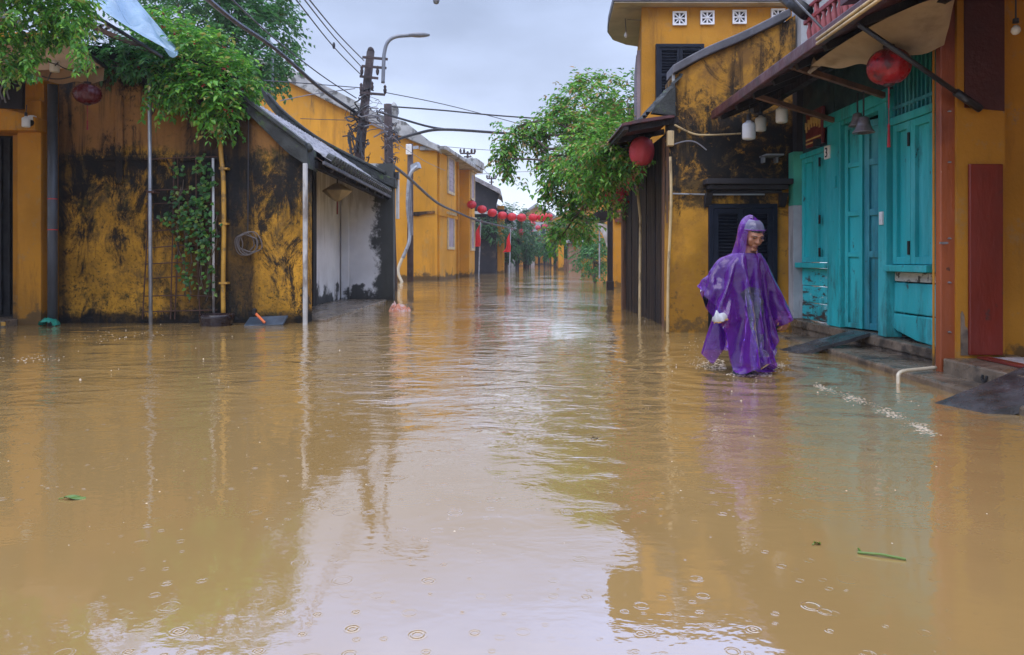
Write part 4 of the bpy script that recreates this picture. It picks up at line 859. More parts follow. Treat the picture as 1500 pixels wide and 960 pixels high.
for xa_, xb_, y in ((531, 568, 83 + 2), (530, 566, 98), (527, 554, 113), (527, 564, 137)):
    MB().bar(W(xa_, y - 1, PY - .2), W(xb_, y + 2, PY - .2), .05, .06).build('cross_arm', 'pole', t)
for x, y in ((530, 107), (553, 107), (564, 135), (529, 132), (545, 130)):
    MB().lathe([(.02, -.06), (.042, 0), (.048, .06), (.03, .1), (.045, .14), (.012, .19)], W(x, y, PY - .2), 8).build('insulator', 'pole', t, smooth=True)
m = MB(); coil_mess(m, W(524, 200, PY), .26, 30, .6); coil_mess(m, W(533, 158, PY), .2, 9, .3)
for k in range(14): m.tube([W(random.uniform(508, 530), random.uniform(180, 205), PY - .2), W(random.uniform(512, 534), random.uniform(215, 240), PY - .22)], .02, 5)
m.build('cable_tangle', 'cable', t)
m = MB(); coil_mess(m, W(548, 172, PY - .15), .32, 10, .35); m.build('grey_cable_loops', 'cable_grey', t)
t = thing('street_lamp', 'grey street lamp on a curved arm fixed beside the tall pole', 'street lamp', W(562, 110, PY - .25))
MB().tube(smooth_path([W(561, 122, PY - .25), W(562, 95, PY - .25), W(563, 78, PY - .25), W(568, 62, PY - .25), W(580, 54, PY - .25), W(602, 52, PY - .25)], 6), .05, 8).build('arm', 'lamp_grey', t, smooth=True)
hd = W(614, 52, PY - .25)
MB().grid(lambda u, v: hd + Vector(((u - .5) * .56, .10 * math.cos(v * 2 * math.pi) * math.sin(math.pi * (.1 + .86 * u)) ** .6, .055 * math.sin(v * 2 * math.pi) * math.sin(math.pi * (.1 + .86 * u)) ** .6 + (.02 if math.sin(v * 2 * math.pi) > 0 else 0))), 14, 14).build('lamp_head', 'lamp_grey', t, smooth=True)
SY = 21.0
t = thing('utility_pole', 'shorter dark pole wound with cables, next to the tall leaning pole', 'utility pole', W(572, 426, SY))
MB().tube([W(574, 440, SY), W(568, 153, SY)], .17, 10, .11).build('post', 'pole', t, smooth=True)
m = MB(); coil_mess(m, W(570, 218, SY), .19, 22, .7); m.build('cable_tangle', 'cable', t)
m = MB(); coil_mess(m, W(572, 210, SY - .1), .2, 10, .6); m.build('grey_cable_loops', 'cable_grey', t)
TY = 29.5
t = thing('utility_pole', 'thin dark pole with white boxes and a bent grey conduit before the ochre warehouse', 'utility pole', W(601, 412, TY))
MB().tube([W(601, 425, TY), W(601, 211, TY)], .13, 10, .115).build('post', 'pole', t, smooth=True)
MB().box(WX(596, TY), WX(604, TY), TY - .3, TY - .14, WZ(228, TY), WZ(213, TY)).build('meter_box', 'white_paint', t, bevel=.02)
MB().bar(W(604, 217, TY), W(613, 216, TY), .1, .12).bar(W(602, 248, TY), W(614, 242, TY - .2), .2, .25).build('bracket', 'galv', t)
MB().tube(smooth_path([W(612, 243, TY - .2), W(600, 258, TY - .25), W(597, 300, TY - .2), W(600, 335, TY - .2), W(599, 355, TY - .22), W(590, 378, TY - .2)], 6), .07, 8).build('conduit', 'galv', t, smooth=True)
MB().tube(smooth_path([W(590, 377, TY - .2), W(584, 392, TY - .2), W(584, 402, TY - .2), W(589, 414, TY - .2)], 6), .06, 8).build('conduit_end', 'pipe_white', t, smooth=True)
m = MB()
for k in range(4): m.tube(smooth_path([W(597 + k * 1.5, 262, TY - .22), W(596 + k * 2, 300, TY - .25), W(600 + k * 1.5, 345, TY - .24)], 4), .025, 5)
m.build('cable_run', 'cable_grey', t)
# meter boxes at the porch corner
o = MB().box(WX(578, 16.3), WX(582, 16.3), 16.46, 16.6, WZ(320, 16.3), WZ(262, 16.3)).build('meter_box', 'white_paint', None, W(580, 320, 16.5)); _finish(o, 'narrow white meter box on the outer corner of the porch', 'meter box')
MB().box(WX(578, 16.3), WX(584, 16.3), 16.3, 16.44, WZ(262, 16.3), WZ(252, 16.3)).build('black_cover', 'metal_dark', o)

CB = [
 ('thick black cable bundle sweeping from the upper left to the tall pole', [(296, -8, 11), (345, 32, 13.5), (405, 73, 16), (470, 130, 18.5), (522, 166, 20)], .045, 'cable'),
 ('black cable just above the thick bundle at upper left', [(330, -10, 11), (400, 55, 15), (470, 110, 18), (522, 144, 20)], .014, 'cable'),
 ('steep thin wire reaching the top cross arm from above', [(447, -8, 12), (495, 50, 16.5), (533, 89, 20)], .013, 'cable'),
 ('steep thin wire reaching the second cross arm from above', [(440, -8, 12), (490, 55, 16.5), (531, 100, 20)], .012, 'cable'),
 ('steep thin wire reaching the third cross arm with a small clip', [(428, -8, 12), (488, 68, 16.5), (529, 110, 20)], .012, 'cable'),
 ('level wire from the trees at left to the fourth cross arm', [(386, 118, 15), (455, 123, 18), (530, 129, 20)], .012, 'cable'),
 ('pale wire stretched across the warehouse gable', [(410, 148, 18), (460, 138, 19), (520, 130, 20)], .012, 'cable_grey'),
 ('thin wire running right from the fourth cross arm over the street', [(566, 136, 20), (650, 153, 22), (740, 176, 25), (850, 206, 27)], .013, 'cable'),
 ('straight black cable from the shorter pole to the street tree', [(569, 156, 21), (650, 162, 22), (735, 170, 23), (880, 180, 24)], .022, 'cable'),
 ('upper branch of the heavy bundle leaving the tall pole at right', [(552, 163, 20), (590, 175, 21), (640, 188, 22), (700, 193, 23)], .035, 'cable'),
 ('heavy sagging black bundle between the shorter pole and the street tree', [(572, 208, 21), (610, 196, 21.5), (650, 190, 22), (735, 195, 23.5), (800, 198, 24), (890, 195, 24)], .042, 'cable'),
 ('sloping cable bundle from the shorter pole down to the warehouse corner', [(572, 240, 21), (600, 262, 24), (640, 297, 29), (672, 312, 34), (700, 323, 37), (755, 336, 44)], .05, 'cable'),
 ('thin wire crossing the sky beneath the heavy bundle', [(640, 214, 30), (700, 219, 33), (790, 225, 38), (840, 230, 40)], .014, 'cable_grey'),
 ('lowest thin wire crossing the sky above the black house', [(690, 256, 40), (760, 252, 44), (840, 250, 48)], .016, 'cable_grey'),
 ('thin wire from the warehouse mast toward the black house mast', [(687, 226, 40), (705, 245, 46), (722, 262, 52)], .016, 'cable_grey'),
 ('slack wire drooping on the warehouse wall below its coping', [(440, 174, 29), (520, 176, 29), (560, 170, 29)], .014, 'cable'),
 ('wire descending across the warehouse wall to its upper window', [(575, 205, 22), (620, 235, 27), (652, 250, 32)], .01, 'cable_grey'),
]
for lab, pp, r, mt in CB:
    o = MB().tube(smooth_path([W(*p) for p in pp], 6), r, 6).build('overhead_cable', mt, None, W(*pp[0])); _finish(o, lab, 'cable', 'overhead cables')
o = MB().ball(W(489, 67, 16.5), .05, 8, (.7, .7, 1.6)).build('cable_clip', 'cable', None, W(489, 67, 16.5)); _finish(o, 'small black clip hanging on the steep thin wire at upper left', 'clip')
o = MB().tube([W(640, -40, 9), W(639, -2, 9)], .006, 5).build('hanging_bulb', 'cable', None, W(639, 0, 9)); MB().lathe([(.012, .06), (.03, .045), (.042, 0), (.03, -.035), (.008, -.045)], W(639, 1, 9), 12).build('globe', 'lamp_grey', o, smooth=True)
_finish(o, 'tiny grey bulb hanging from its wire at the top middle of the sky', 'light bulb', 'hanging light bulbs')

# ================================================================== TREES BEHIND AND VINES AT LEFT
tree('broadleaf_tree', 'tall dark green tree rising behind the mossy house', [(W(300, 30, 21), (1.7, 1.5, 1.4)), (W(350, 60, 21), (1.3, 1.4, 1.3)), (W(385, 30, 22), (.9, 1.2, 1.3)), (W(250, 0, 21), (1.6, 1.5, 1.2)), (W(345, -25, 22), (1.5, 1.4, 1.2)), (W(395, 100, 21), (.55, .8, .7)), (W(320, 105, 21), (1.2, 1, .8))], 3000, .5, .17, 'leaf_dark', [(WX(320, 21), 21, -.4), (WX(316, 21), 21, 3), (WX(325, 21), 21, 5.5)], r=.22, limbs=8, holes=.36, hs=1.3)
t = thing('flowering_shrub', 'bright green flowering shrub spilling over the top of the mossy wall', 'shrub', W(270, 150, 10.9))
m = MB(); bl = [(W(255, 70, 10.7), (.38, .4, .3)), (W(300, 90, 10.5), (.42, .45, .38)), (W(325, 130, 10.3), (.32, .38, .36)), (W(330, 165, 10.2), (.2, .25, .2)), (W(285, 130, 10.3), (.3, .35, .28)), (W(232, 100, 10.5), (.28, .3, .22)), (W(350, 118, 10.5), (.2, .3, .28)), (W(205, 88, 10.6), (.22, .25, .16)), (W(240, 45, 11), (.35, .4, .25))]
crown(m, bl, 1050, .22, .095, 4, droop=.9, shell=.35)
for k in range(60):
    x = random.uniform(215, 350); p = W(x, random.uniform(95, 150) + (20 if x > 300 else 0), 10.15); spray(m, p, Vector((random.uniform(-.4, .4), -.5, -.6)), 6, random.uniform(.2, .5), .085, 1.2)
m.build('foliage', 'leaf_bright', t)
m = MB()
for k in range(70):
    c, rd = random.choice(bl); uu = rv().normalized(); uu.y = -abs(uu.y); p = Vector((c[0] + uu.x * rd[0], c[1] + uu.y * rd[1], c[2] + uu.z * rd[2]))
    for q in range(3): leaf(m, p, rv(), rv(), .04, .03)
m.build('blossoms', 'flower', t)
m = MB()
for c, rd in bl: branchy(m, W(280, 150, 10.9), c, .03, .01, .06)
branchy(m, W(222, 168, 10.32), W(240, 118, 10.3), .014, .01, .02); branchy(m, W(219, 160, 10.2), W(226, 110, 10.3), .012, .008, .02)
m.build('stem', 'bark', t)
t = thing('overhanging_vine', 'green leafy vine hanging into the top left corner over the awning', 'vine', W(50, 0, 8.2))
m = MB()
crown(m, [(W(30, 20, 8.2), (.42, .4, .3)), (W(80, 5, 8.3), (.38, .4, .28)), (W(10, 70, 8.2), (.2, .3, .22)), (W(20, -30, 8.2), (.5, .4, .3)), (W(100, 25, 8.4), (.12, .2, .2))], 620, .18, .08, 4, droop=1, shell=.3)
for x, y, ll in ((112, 40, .5), (118, 62, .4), (105, 30, .35), (40, 60, .45), (28, 85, .35), (15, 90, .3), (58, 50, .3), (75, 30, .25), (122, 78, .25), (35, 80, .3), (90, 20, .3), (5, 60, .4)):
    for q in range(5): spray(m, W(x + random.uniform(-12, 8), y + random.uniform(-14, 4), 8.2 + random.uniform(-.2, .2)), Vector((random.uniform(-.1, .5), -.2, -.8)), 7, ll * random.uniform(.7, 1.1), .075, .8)
m.build('foliage', 'leaf_bright', t)
m = MB()
for k in range(7): branchy(m, W(-10, -30, 8.4), W(random.uniform(20, 120), random.uniform(-10, 70), 8.3), .02, .006, .05)
m.build('stem', 'bark', t)

t = thing('shade_fill_creeper', 'added dark creeper standing in for the shade along the top of the mossy wall under the blue tarp', 'creeper', W(180, 100, 10.3))  # dark leaves added to fill the shaded gap below the sheet roof
m = MB(); crown(m, [(W(150, 72, 10.3), (.3, .3, .2)), (W(195, 85, 10.3), (.35, .3, .2)), (W(228, 100, 10.3), (.25, .3, .2)), (W(170, 95, 10.3), (.2, .25, .14)), (W(120, 62, 10.4), (.25, .25, .14)), (W(215, 60, 10.6), (.3, .3, .2))], 420, .2, .08, 4, droop=1.1, shell=.3); m.build('foliage', 'leaf_dark', t)
m = MB()
for k in range(5): branchy(m, W(240, 120, 10.35), W(110 + 26 * k, 75 + 6 * k, 10.3), .014, .006, .04)
m.build('stem', 'bark', t)
# ================================================================== RIGHT: far wall, stall, sign, tree
t = thing('ochre_garden_wall', 'ochre wall beyond the timber shop, behind the dark post', 'wall', (WX(905, 23), 23, 0))
MB().box(WX(899, 23), WX(899, 23) + 4, 23, 23.3, -.4, 4.3).build('wall', 'yellow', t)
MB().box(WX(897, 23), WX(899, 23) + 4, 22.9, 23.4, 4.303, 4.45).build('coping', 'conc', t)
t = thing('street_sign', 'small brown sign with two lines of gold lettering on the ochre wall', 'sign', W(910, 326, 22.9))
MB().box(WX(901, 22.9), WX(926, 22.9), 22.9, 22.95, WZ(326, 22.9), WZ(308, 22.9)).build('board', 'sign_brown', t, bevel=.01)
m = MB()
for row, y in enumerate((313.5, 319)):
    x = 904.0
    while x < 922:
        wd = random.choice((1.0, 1.6, 1.3)); m.box(WX(x, 22.88), WX(x + wd * .35, 22.88), 22.885, 22.897, WZ(y + 1.6, 22.88), WZ(y - 1.4, 22.88)); m.box(WX(x + wd * .36, 22.88), WX(x + wd, 22.88), 22.886, 22.897, WZ(y + random.uniform(-1, 1.4), 22.88), WZ(y - 1.4, 22.88)); x += wd + .7 + (1.2 if random.random() < .25 else 0)
m.build('lettering', 'gold', t)
t = thing('canopy_post', 'dark brown post with a wider foot standing in the water near the ochre wall', 'post', (WX(893.5, 21.5), 21.5, 0))
MB().box(WX(890, 21.5), WX(897.5, 21.5), 21.45, 21.6, -.4, 2.4).build('shaft', 'darkwood', t, bevel=.015)
MB().box(WX(888.5, 21.5), WX(899, 21.5), 21.42, 21.64, -.4, .27).build('foot', 'darkwood', t, bevel=.02)
t = thing('stall_roof', 'small dark tilted stall roof beside the dark post', 'stall roof', W(878, 318, 24))
MB().prism([(WX(861, 24), WZ(317, 24)), (WX(884, 24), WZ(306, 24)), (WX(894, 24), WZ(316, 24)), (WX(893, 24), WZ(323, 24)), (WX(868, 24), WZ(324, 24))], 23.8, 26).build('sheet', 'darkwood', t)
MB().tube([W(878, 408, 24.2), W(878, 322, 24.2)], .025, 6).build('prop', 'galv', t)
m = MB(); A = W(866, 325, 23.9); B_ = W(893, 330, 23.9)
m.grid(lambda u, v: A.lerp(B_, u) + Vector(((.55 * v) * (1 - u) * 1.05 + .02 * math.sin(v * 9), .06 * math.sin(u * 8 + v * 5), -v * (1.1 + .35 * u) * (.3 + .7 * u ** .6))), 14, 14)
_finish(m.build('white_tarp', 'whitecloth', None, A, smooth=True), 'white plastic sheet hanging in a point below the dark stall roof', 'tarp')
# street tree
T0 = Vector((2.32, 14.25, -.4))
bl = []
for x, y, Y, r, rz in ((860, 150, 17, .75, .42), (905, 170, 15.5, .7, .6), (835, 200, 16.5, .85, .55), (880, 220, 15, .95, .7), (850, 250, 16, .85, .6), (900, 250, 14.5, .6, .5), (830, 280, 16.5, .6, .5), (866, 268, 15.5, .55, .4), (838, 322, 16.5, .42, .42), (826, 345, 16.5, .25, .3),
                       (895, 215, 13.6, .5, .45), (915, 150, 17, .5, .5), (795, 190, 17, .55, .2), (755, 190, 17, .36, .18), (742, 228, 17, .18, .3), (765, 212, 17, .22, .14), (815, 172, 17.5, .45, .22), (865, 125, 18, .35, .22), (928, 140, 18, .4, .5), (880, 255, 14, .42, .34), (830, 232, 17, .5, .5)):
    bl.append((W(x, y, Y), (r * .92, r * .85, rz * .95)))
tree('street_tree', 'leafy green street tree leaning over the water at right beside the lanterns', bl, 4300, .32, .125, 'leaf', [T0, T0 + Vector((.03, 0, 1.4)), T0 + Vector((-.1, .1, 2.5)), T0 + Vector((-.5, .3, 3.2))], limbs=20, r=.11, droop=.9, shell=.45, holes=.47, hs=1.9)
arm_ = smooth_path([W(862, 215, 16.6), W(835, 186, 16.8), W(800, 178, 17), W(768, 182, 17), W(748, 196, 17), W(742, 222, 17), W(744, 240, 17)], 8)
m = MB(); m.tube(arm_, .03, 6, .008); m.build('branch', 'bark', T_ := [o for o in bpy.data.objects if o.get('label') == 'leafy green street tree leaning over the water at right beside the lanterns'][0])
m = MB(); crown(m, [(W(x, y, Y), (r, r * .9, rz)) for x, y, Y, r, rz in ((905, 205, 11.6, .34, .28), (900, 242, 11.8, .36, .3), (918, 246, 11.2, .17, .2), (912, 225, 11.2, .22, .2), (880, 208, 10.6, .34, .28), (898, 236, 10.6, .28, .24), (866, 244, 11, .36, .3), (888, 262, 11, .26, .2), (862, 215, 11.4, .36, .3), (925, 228, 10, .12, .14))], 900, .22, .085, 4, droop=.9, shell=.4, holes=.40, hs=2.2); m.build('hanging_foliage', 'leaf', T_)
m = MB()
for k in range(170):
    q_ = arm_[int(len(arm_) * random.random() ** .8)]; spray(m, q_ + rv() * .12, rv() + Vector((-.2, 0, -.5)), 4, random.uniform(.2, .45), .115, 1.0)
for k in range(26): spray(m, W(random.gauss(765, 5), random.gauss(264, 6), 17) if k < 4 else arm_[-1] + rv() * .15, rv() + Vector((0, 0, -.6)), 3, .25, .13, 1.0)
m.build('branch_foliage', 'leaf', T_)
m = MB(); trr = bpy.data.objects
t = thing('bougainvillea', 'red blossoming creeper under the eave lanterns of the timber shop', 'creeper', W(915, 300, 13.4))
m = MB(); crown(m, [(W(905, 272, 13.4), (.22, .25, .2)), (W(918, 285, 13.2), (.15, .2, .15)), (W(895, 285, 13.6), (.18, .2, .2)), (W(912, 300, 13.4), (.16, .2, .14))], 90, .2, .1, 3, droop=.9); m.build('foliage', 'leaf', t)
m = MB()
for k in range(46):
    p = W(random.gauss(908, 10), random.gauss(279, 8), 13.0); 
    for q in range(4): leaf(m, p + rv() * .05, rv(), rv(), .06, .05)
m.build('blossoms', 'flower', t)
MB().tube(smooth_path([(WX(922, 13.4), 13.5, -.3), (WX(921, 13.4), 13.45, 1.0), W(915, 296, 13.4)], 5), .02, 6).build('stem', 'bark', t)
# ================================================================== RIGHT: two storey ochre building behind
VY = 12.5
cx = WX(940, VY)
t = thing('ochre_corner_house', 'two storey ochre house with flat rounded roof and white vent blocks at right', 'building', (cx, VY, 0))
MB().prism([(cx, VY), (5.2, VY), (5.2, 15.4), (2.6, 15.4)], -.4, 5.16, 'z').build('wall', 'yellow', t)
MB().prism([(1.70, 12.28), (1.76, 13.4), (1.82, 13.95), (1.98, 14.4), (2.27, 14.7), (2.57, 14.85), (5.4, 15.5), (5.4, 12.28)], 5.163, 5.175, 'z').build('soffit', 'soffit', t)
MB().prism([(1.68, 12.26), (1.74, 13.4), (1.80, 13.97), (1.96, 14.43), (2.26, 14.73), (2.57, 14.88), (5.42, 15.53), (5.42, 12.26)], 5.177, 5.31, 'z').build('roof_slab', 'slab_edge', t, bevel=.02)
x0, x1, z0, z1 = WX(960, VY), WX(1030, VY), 3.55, WZ(66, VY)
m = MB(); fr = .05
m.box(x0, x0 + fr, VY - .07, VY - .003, z0, z1); m.box(x1 - fr, x1, VY - .07, VY - .003, z0, z1); m.box(x0 + fr, x1 - fr, VY - .068, VY - .003, z1 - fr, z1)
wn = m.build('window', 'navy', t)
xm = (x0 + x1) / 2
for a, b in ((x0 + fr + .003, xm - .004), (xm + .004, x1 - fr - .003)): louvre_leaf(MB(), a, b, VY - .012, z0, z1 - fr - .003, .045).build('shutter', 'navy', wn)
for x, y in ((995, 28), (1035.5, 27), (1082.5, 26), (1139, 24)):
    c_ = W(x, y, VY); hs = .117; m = MB()
    for a, b, c, d in ((-hs, hs, hs - .028, hs), (-hs, hs, -hs, -hs + .028), (-hs, -hs + .028, -hs + .029, hs - .029), (hs - .028, hs, -hs + .029, hs - .029)): m.box(c_.x + a, c_.x + b, VY - .045, VY - .003, c_.z + c, c_.z + d)
    m.box(c_.x - hs + .028, c_.x + hs - .028, VY - .036, VY - .003, c_.z - .012, c_.z + .012); m.box(c_.x - .012, c_.x + .012, VY - .034, VY - .003, c_.z - hs + .028, c_.z + hs - .028)
    for sx in (-1, 1):
        m.bar((c_.x - sx * (hs - .03), VY - .02, c_.z - hs + .03), (c_.x + sx * (hs - .03), VY - .02, c_.z + hs - .03), .026, .018)
    m.lathe([(.034, -.018), (.04, 0), (.034, .018)], (c_.x, VY - .02, c_.z), 10)
    v = m.build('vent_block', 'vent', t); MB().box(c_.x - hs + .01, c_.x + hs - .01, VY - .008, VY - .0035, c_.z - hs + .01, c_.z + hs - .01).build('vent_hole', 'dark', v)
# shutter on the narrow street side
d_ = Vector((2.6 - cx, 15.4 - VY, 0)).normalized(); nn = Vector((-d_.y, d_.x, 0))
def vbox(mb, a0, a1, e0, e1, z0, z1):
    c = Vector((cx, VY, (z0 + z1) / 2)) + d_ * (a0 + a1) / 2 + nn * (e0 + e1) / 2; mb.obox(c, d_ * (a1 - a0) / 2, nn * (e1 - e0) / 2, (0, 0, (z1 - z0) / 2)); return mb
m = MB(); vbox(m, .6, 2.2, .003, .06, 3.0, 4.6)
for i in range(30): vbox(m, .68, 2.12, .06, .075, 3.06 + i * .05, 3.09 + i * .05)
m.build('side_shutter', 'louvre', t)
w_ = MB(); w_.tube(smooth_path([W(945, 20, 12.9), W(918, 14, 13), W(917, 45, 13.2), W(917, 50, 13.2)], 4), .008, 5); w_.tube([W(917, 29, 13.2), W(942, 30, 12.7)], .006, 5)
o = w_.build('bulb_wire', 'cable', None, W(917, 20, 13)); _finish(o, 'bare bulb on a bent black wire under the rounded roof corner', 'light bulb', 'hanging light bulbs')
MB().lathe([(.01, .07), (.02, .05), (.034, 0), (.02, -.03), (.004, -.036)], W(917, 53, 13.2), 12).build('globe', 'glass', o, smooth=True)

# ================================================================== RIGHT: timber shop with the black stained gable
NY = 9.1
t = thing('timber_shop', 'ochre gabled shop with black stained wall, louvred door and dark timber street front', 'house', (2.6, NY, 0))
gx0 = 1.92
gp = [(gx0, -.4), (3.49, -.4), (3.49, WZ(22, NY)), (WX(1150, NY), WZ(32, NY)), (WX(1030, NY), WZ(86, NY)), (WX(985, NY), WZ(112, NY)), (gx0 + .02, WZ(118, NY))]
MB().prism(gp, NY, NY + .25).build('gable_wall', 'gable', t)
cp_ = [W(984, 104, NY), W(1030, 79, NY), W(1090, 53, NY), W(1156, 20, NY)]
m = MB(); pl = smooth_path(cp_, 5); m.prism([(p.x, p.z + .055) for p in pl] + [(p.x, p.z - .055) for p in reversed(pl)], NY - .07, NY + .32); m.build('gable_coping', 'slab_edge', t, bevel=.015)
MB().box(WX(984, NY), WX(988, NY), NY - .02, NY - .003, WZ(170, NY), WZ(105, NY)).build('corner_strip', 'conc', t)
# door with louvres
dx0, dx1, dz1 = WX(1037, NY), WX(1137, NY), WZ(299, NY)
m = MB(); fr = .055; m.box(dx0, dx0 + fr, NY - .05, NY - .003, -.4, dz1); m.box(dx1 - fr, dx1, NY - .05, NY - .003, -.4, dz1); m.box(dx0 + fr, dx1 - fr, NY - .048, NY - .003, dz1 - fr, dz1)
dr = m.build('door', 'navy', t, bevel=.004)
xm = (dx0 + dx1) / 2
for a, b in ((dx0 + fr + .003, xm - .003), (xm + .003, dx1 - fr - .003)): louvre_leaf(MB(), a, b, NY - .006, -.38, dz1 - fr - .003, .06, pitch=.04).build('louvre_leaf', 'navy', dr)
m = MB(); m.box(WX(1029, NY), WX(1154, NY), NY - .2, NY - .003, WZ(272, NY), WZ(264, NY)); m.box(WX(1034, NY), WX(1149, NY), NY - .14, NY - .004, WZ(279, NY), WZ(272.3, NY)); m.box(WX(1040, NY), WX(1143, NY), NY - .07, NY - .004, WZ(284, NY), WZ(279.3, NY))
m.build('door_hood', 'black_house', t, bevel=.012)
for x in (1031, 1140): MB().prism([(NY - .15, WZ(284, NY)), (NY - .003, WZ(284, NY)), (NY - .003, WZ(304, NY)), (NY - .05, WZ(302, NY)), (NY - .09, WZ(293, NY))], WX(x, NY), WX(x + 9, NY), 'x').build('hood_bracket', 'black_house', t)
# roof pieces on the street side
m = MB(); tiled_slope(m, (1.70, 9.02, WZ(168, NY)), (1.70, 13.5, WZ(168, NY)), (2.1, 9.02, WZ(112, NY)), (2.1, 13.5, WZ(112, NY)), rows=20, steps=4, amp=.04); m.build('tile_roof', 'coping', t)
MB().prism([(1.99, WZ(128, NY)), (1.74, WZ(158, NY)), (1.70, WZ(168, NY)), (1.99, WZ(172, NY))], 9.0, 9.09).build('roof_end', 'coping', t)
MB().prism([(1.33, WZ(187, NY)), (1.34, WZ(183, NY)), (1.55, WZ(177, NY)), (1.98, WZ(170, NY)), (1.98, WZ(174, NY)), (1.55, WZ(182, NY))], 9.0, 12.6).build('eave_sheet', 'maroon', t)
MB().box(1.36, 1.42, 9.01, 12.55, WZ(193, NY), WZ(187.5, NY)).build('eave_beam', 'darkwood', t)
for i in range(5): MB().bar((1.43, 9.12 + i * .85, 2.50), (2.05, 9.12 + i * .85, 2.62), .05, .07).build('rafter', 'darkwood', t)
# timber street front
MB().box(2.10, 2.16, 9.36, 13.5, -.4, 2.62).build('board_front', 'darkwood', t)
for y0 in (9.95, 10.65, 11.35, 12.05, 12.75): MB().box(2.055, 2.097, y0, y0 + .62, -.38, 2.3).build('board_leaf', 'darkwood', t, bevel=.006)
for y0 in (9.12, 9.7, 13.35): MB().box(1.93 if y0 < 9.5 else 1.99, 2.09, y0, y0 + .14, -.4, 2.5).build('front_post', 'brownwood', t, bevel=.01)
MB().box(1.90, 1.98, 9.02, 9.098, WZ(215, NY), WZ(193, NY)).build('post_block', 'bamboo', t, bevel=.008)
o = MB().tube(smooth_path([W(978, 487, 9.0), W(979, 400, 9.02), W(983, 300, 9.02), W(982, 230, 9.05)], 4), .018, 7).build('bamboo_pole', 'bamboo', None, W(978, 487, 9.0)); _finish(o, 'thin bamboo pole standing at the front corner of the ochre gable', 'pole')
o = MB().tube([W(937, 470, 10.9), W(938, 320, 11.3), W(932, 262, 11.5)], .022, 7).build('bamboo_pole', 'bamboo', None, W(937, 470, 10.9)); _finish(o, 'pale bamboo pole leaning against the dark timber shop front', 'pole')
# wires and pipes on the gable
for lab, pp, r, mt in (('pale cable running along the stained gable below the roof', [(988, 183, 9.05), (1015, 196, 9.05), (1040, 198, 9.05), (1085, 196, 9.05)], .011, 'bamboo'),
                       ('grey wire bowed across the stained gable', [(986, 212, 9.05), (1005, 207, 9.05), (1020, 209, 9.05), (1035, 220, 9.05)], .008, 'cable_grey'),
                       ('level grey conduit beside the door hood on the ochre gable', [(985, 284, 9.06), (1030, 285, 9.06), (1120, 285, 9.0)], .010, 'galv'),
                       ('slack black wire carrying the white bulbs under the eave', [(1095, 172, 8.3), (1115, 170, 8.5), (1146, 158, 8.0)], .006, 'cable')):
    o = MB().tube(smooth_path([W(*p) for p in pp], 5), r, 6).build('wall_cable', mt, None, W(*pp[0])); _finish(o, lab, 'cable')
o = MB().box(WX(1116, 9), WX(1142, 9), 8.85, 9.09, WZ(230, 9), WZ(228, 9)).box(WX(1118, 9), WX(1121, 9), 9.0, 9.09, WZ(238, 9), WZ(230.3, 9)).box(WX(1137, 9), WX(1140, 9), 9.0, 9.09, WZ(238, 9), WZ(230.3, 9)).build('wall_shelf', 'galv', None, W(1130, 229, 9.09)); _finish(o, 'narrow metal shelf bracketed on the black stained gable', 'shelf')
# lanterns under its eave
E1 = lantern('eave_lantern', 'large faded red lantern under the eave of the timber shop, nearest the gable', W(940, 222, 9.9), .17, .195, 'silk_pink', 0, .12, 10, 'faded lanterns under the timber shop eave')
dup(E1, W(931, 247, 11.4), 'faded red lantern under the timber shop eave, middle one of three', 1.)
dup(E1, W(925, 266, 13.0), 'faded red lantern under the timber shop eave, farthest and half behind leaves', 2.)

# ================================================================== RIGHT: turquoise shop house
FX = 3.5
def fy(x): return FPX * FX / (x - 750)
t = thing('turquoise_shop', 'turquoise timber shophouse front with shutters, folding door and porch roof at right', 'house', (FX, 7.5, 0))
FZ = .185
def tbox(name, ya, yb, z0, z1, x0=FX, x1=FX + .06, mat='teal', par=None, bevel=.006): return MB().box(x0, x1, ya, yb, z0, z1).build(name, mat, par or t, bevel=bevel)
YA, YB, YC, YD, YE, YF = 9.05, fy(1221), fy(1240), fy(1297), fy(1309), fy(1374)     # facade stations, far to near
# side pilaster next to the ochre gable
MB().box(3.40, 3.62, 8.93, 9.09, FZ, 1.55).build('pilaster', 'grey_plaster', t); MB().box(3.40, 3.62, 8.93, 9.09, 1.553, 2.2).build('pilaster', mk('mint_green_paint', (.06, .36, .27), .6), t)
# left window
tbox('window_sill', YB + .01, 8.92, .80, .86, FX - .09, FX + .05)
sh = tbox('window_frame', YB + .01, 8.92, 2.10, 2.16, FX - .03, FX + .05)
ym = (YB + 8.9) / 2
for ya, yb in ((YB + .03, ym - .004), (ym + .004, 8.88)): panel_leaf(MB(), (FX + .03, ya), (0, 1), yb - ya, .865, 2.095, (0, 1), .06, .05, (-1, 0)).build('shutter', 'teal', t, bevel=.004)
for k, (z0, z1) in enumerate(((.19, .385), (.392, .585), (.592, .795))): tbox('apron_board', YB + .01, 8.92, z0, z1, FX + .004 * (k % 2), FX + .05, 'teal_worn', bevel=.008)
# hinge marks on shutters
for yy, zz in ((ym - .12, 1.35), (ym - .12, 2.0), (ym - .12, .98)): MB().box(FX - .03, FX - .0205, yy - .02, yy + .02, zz - .05, zz + .05).build('hinge', 'metal_dark', t)
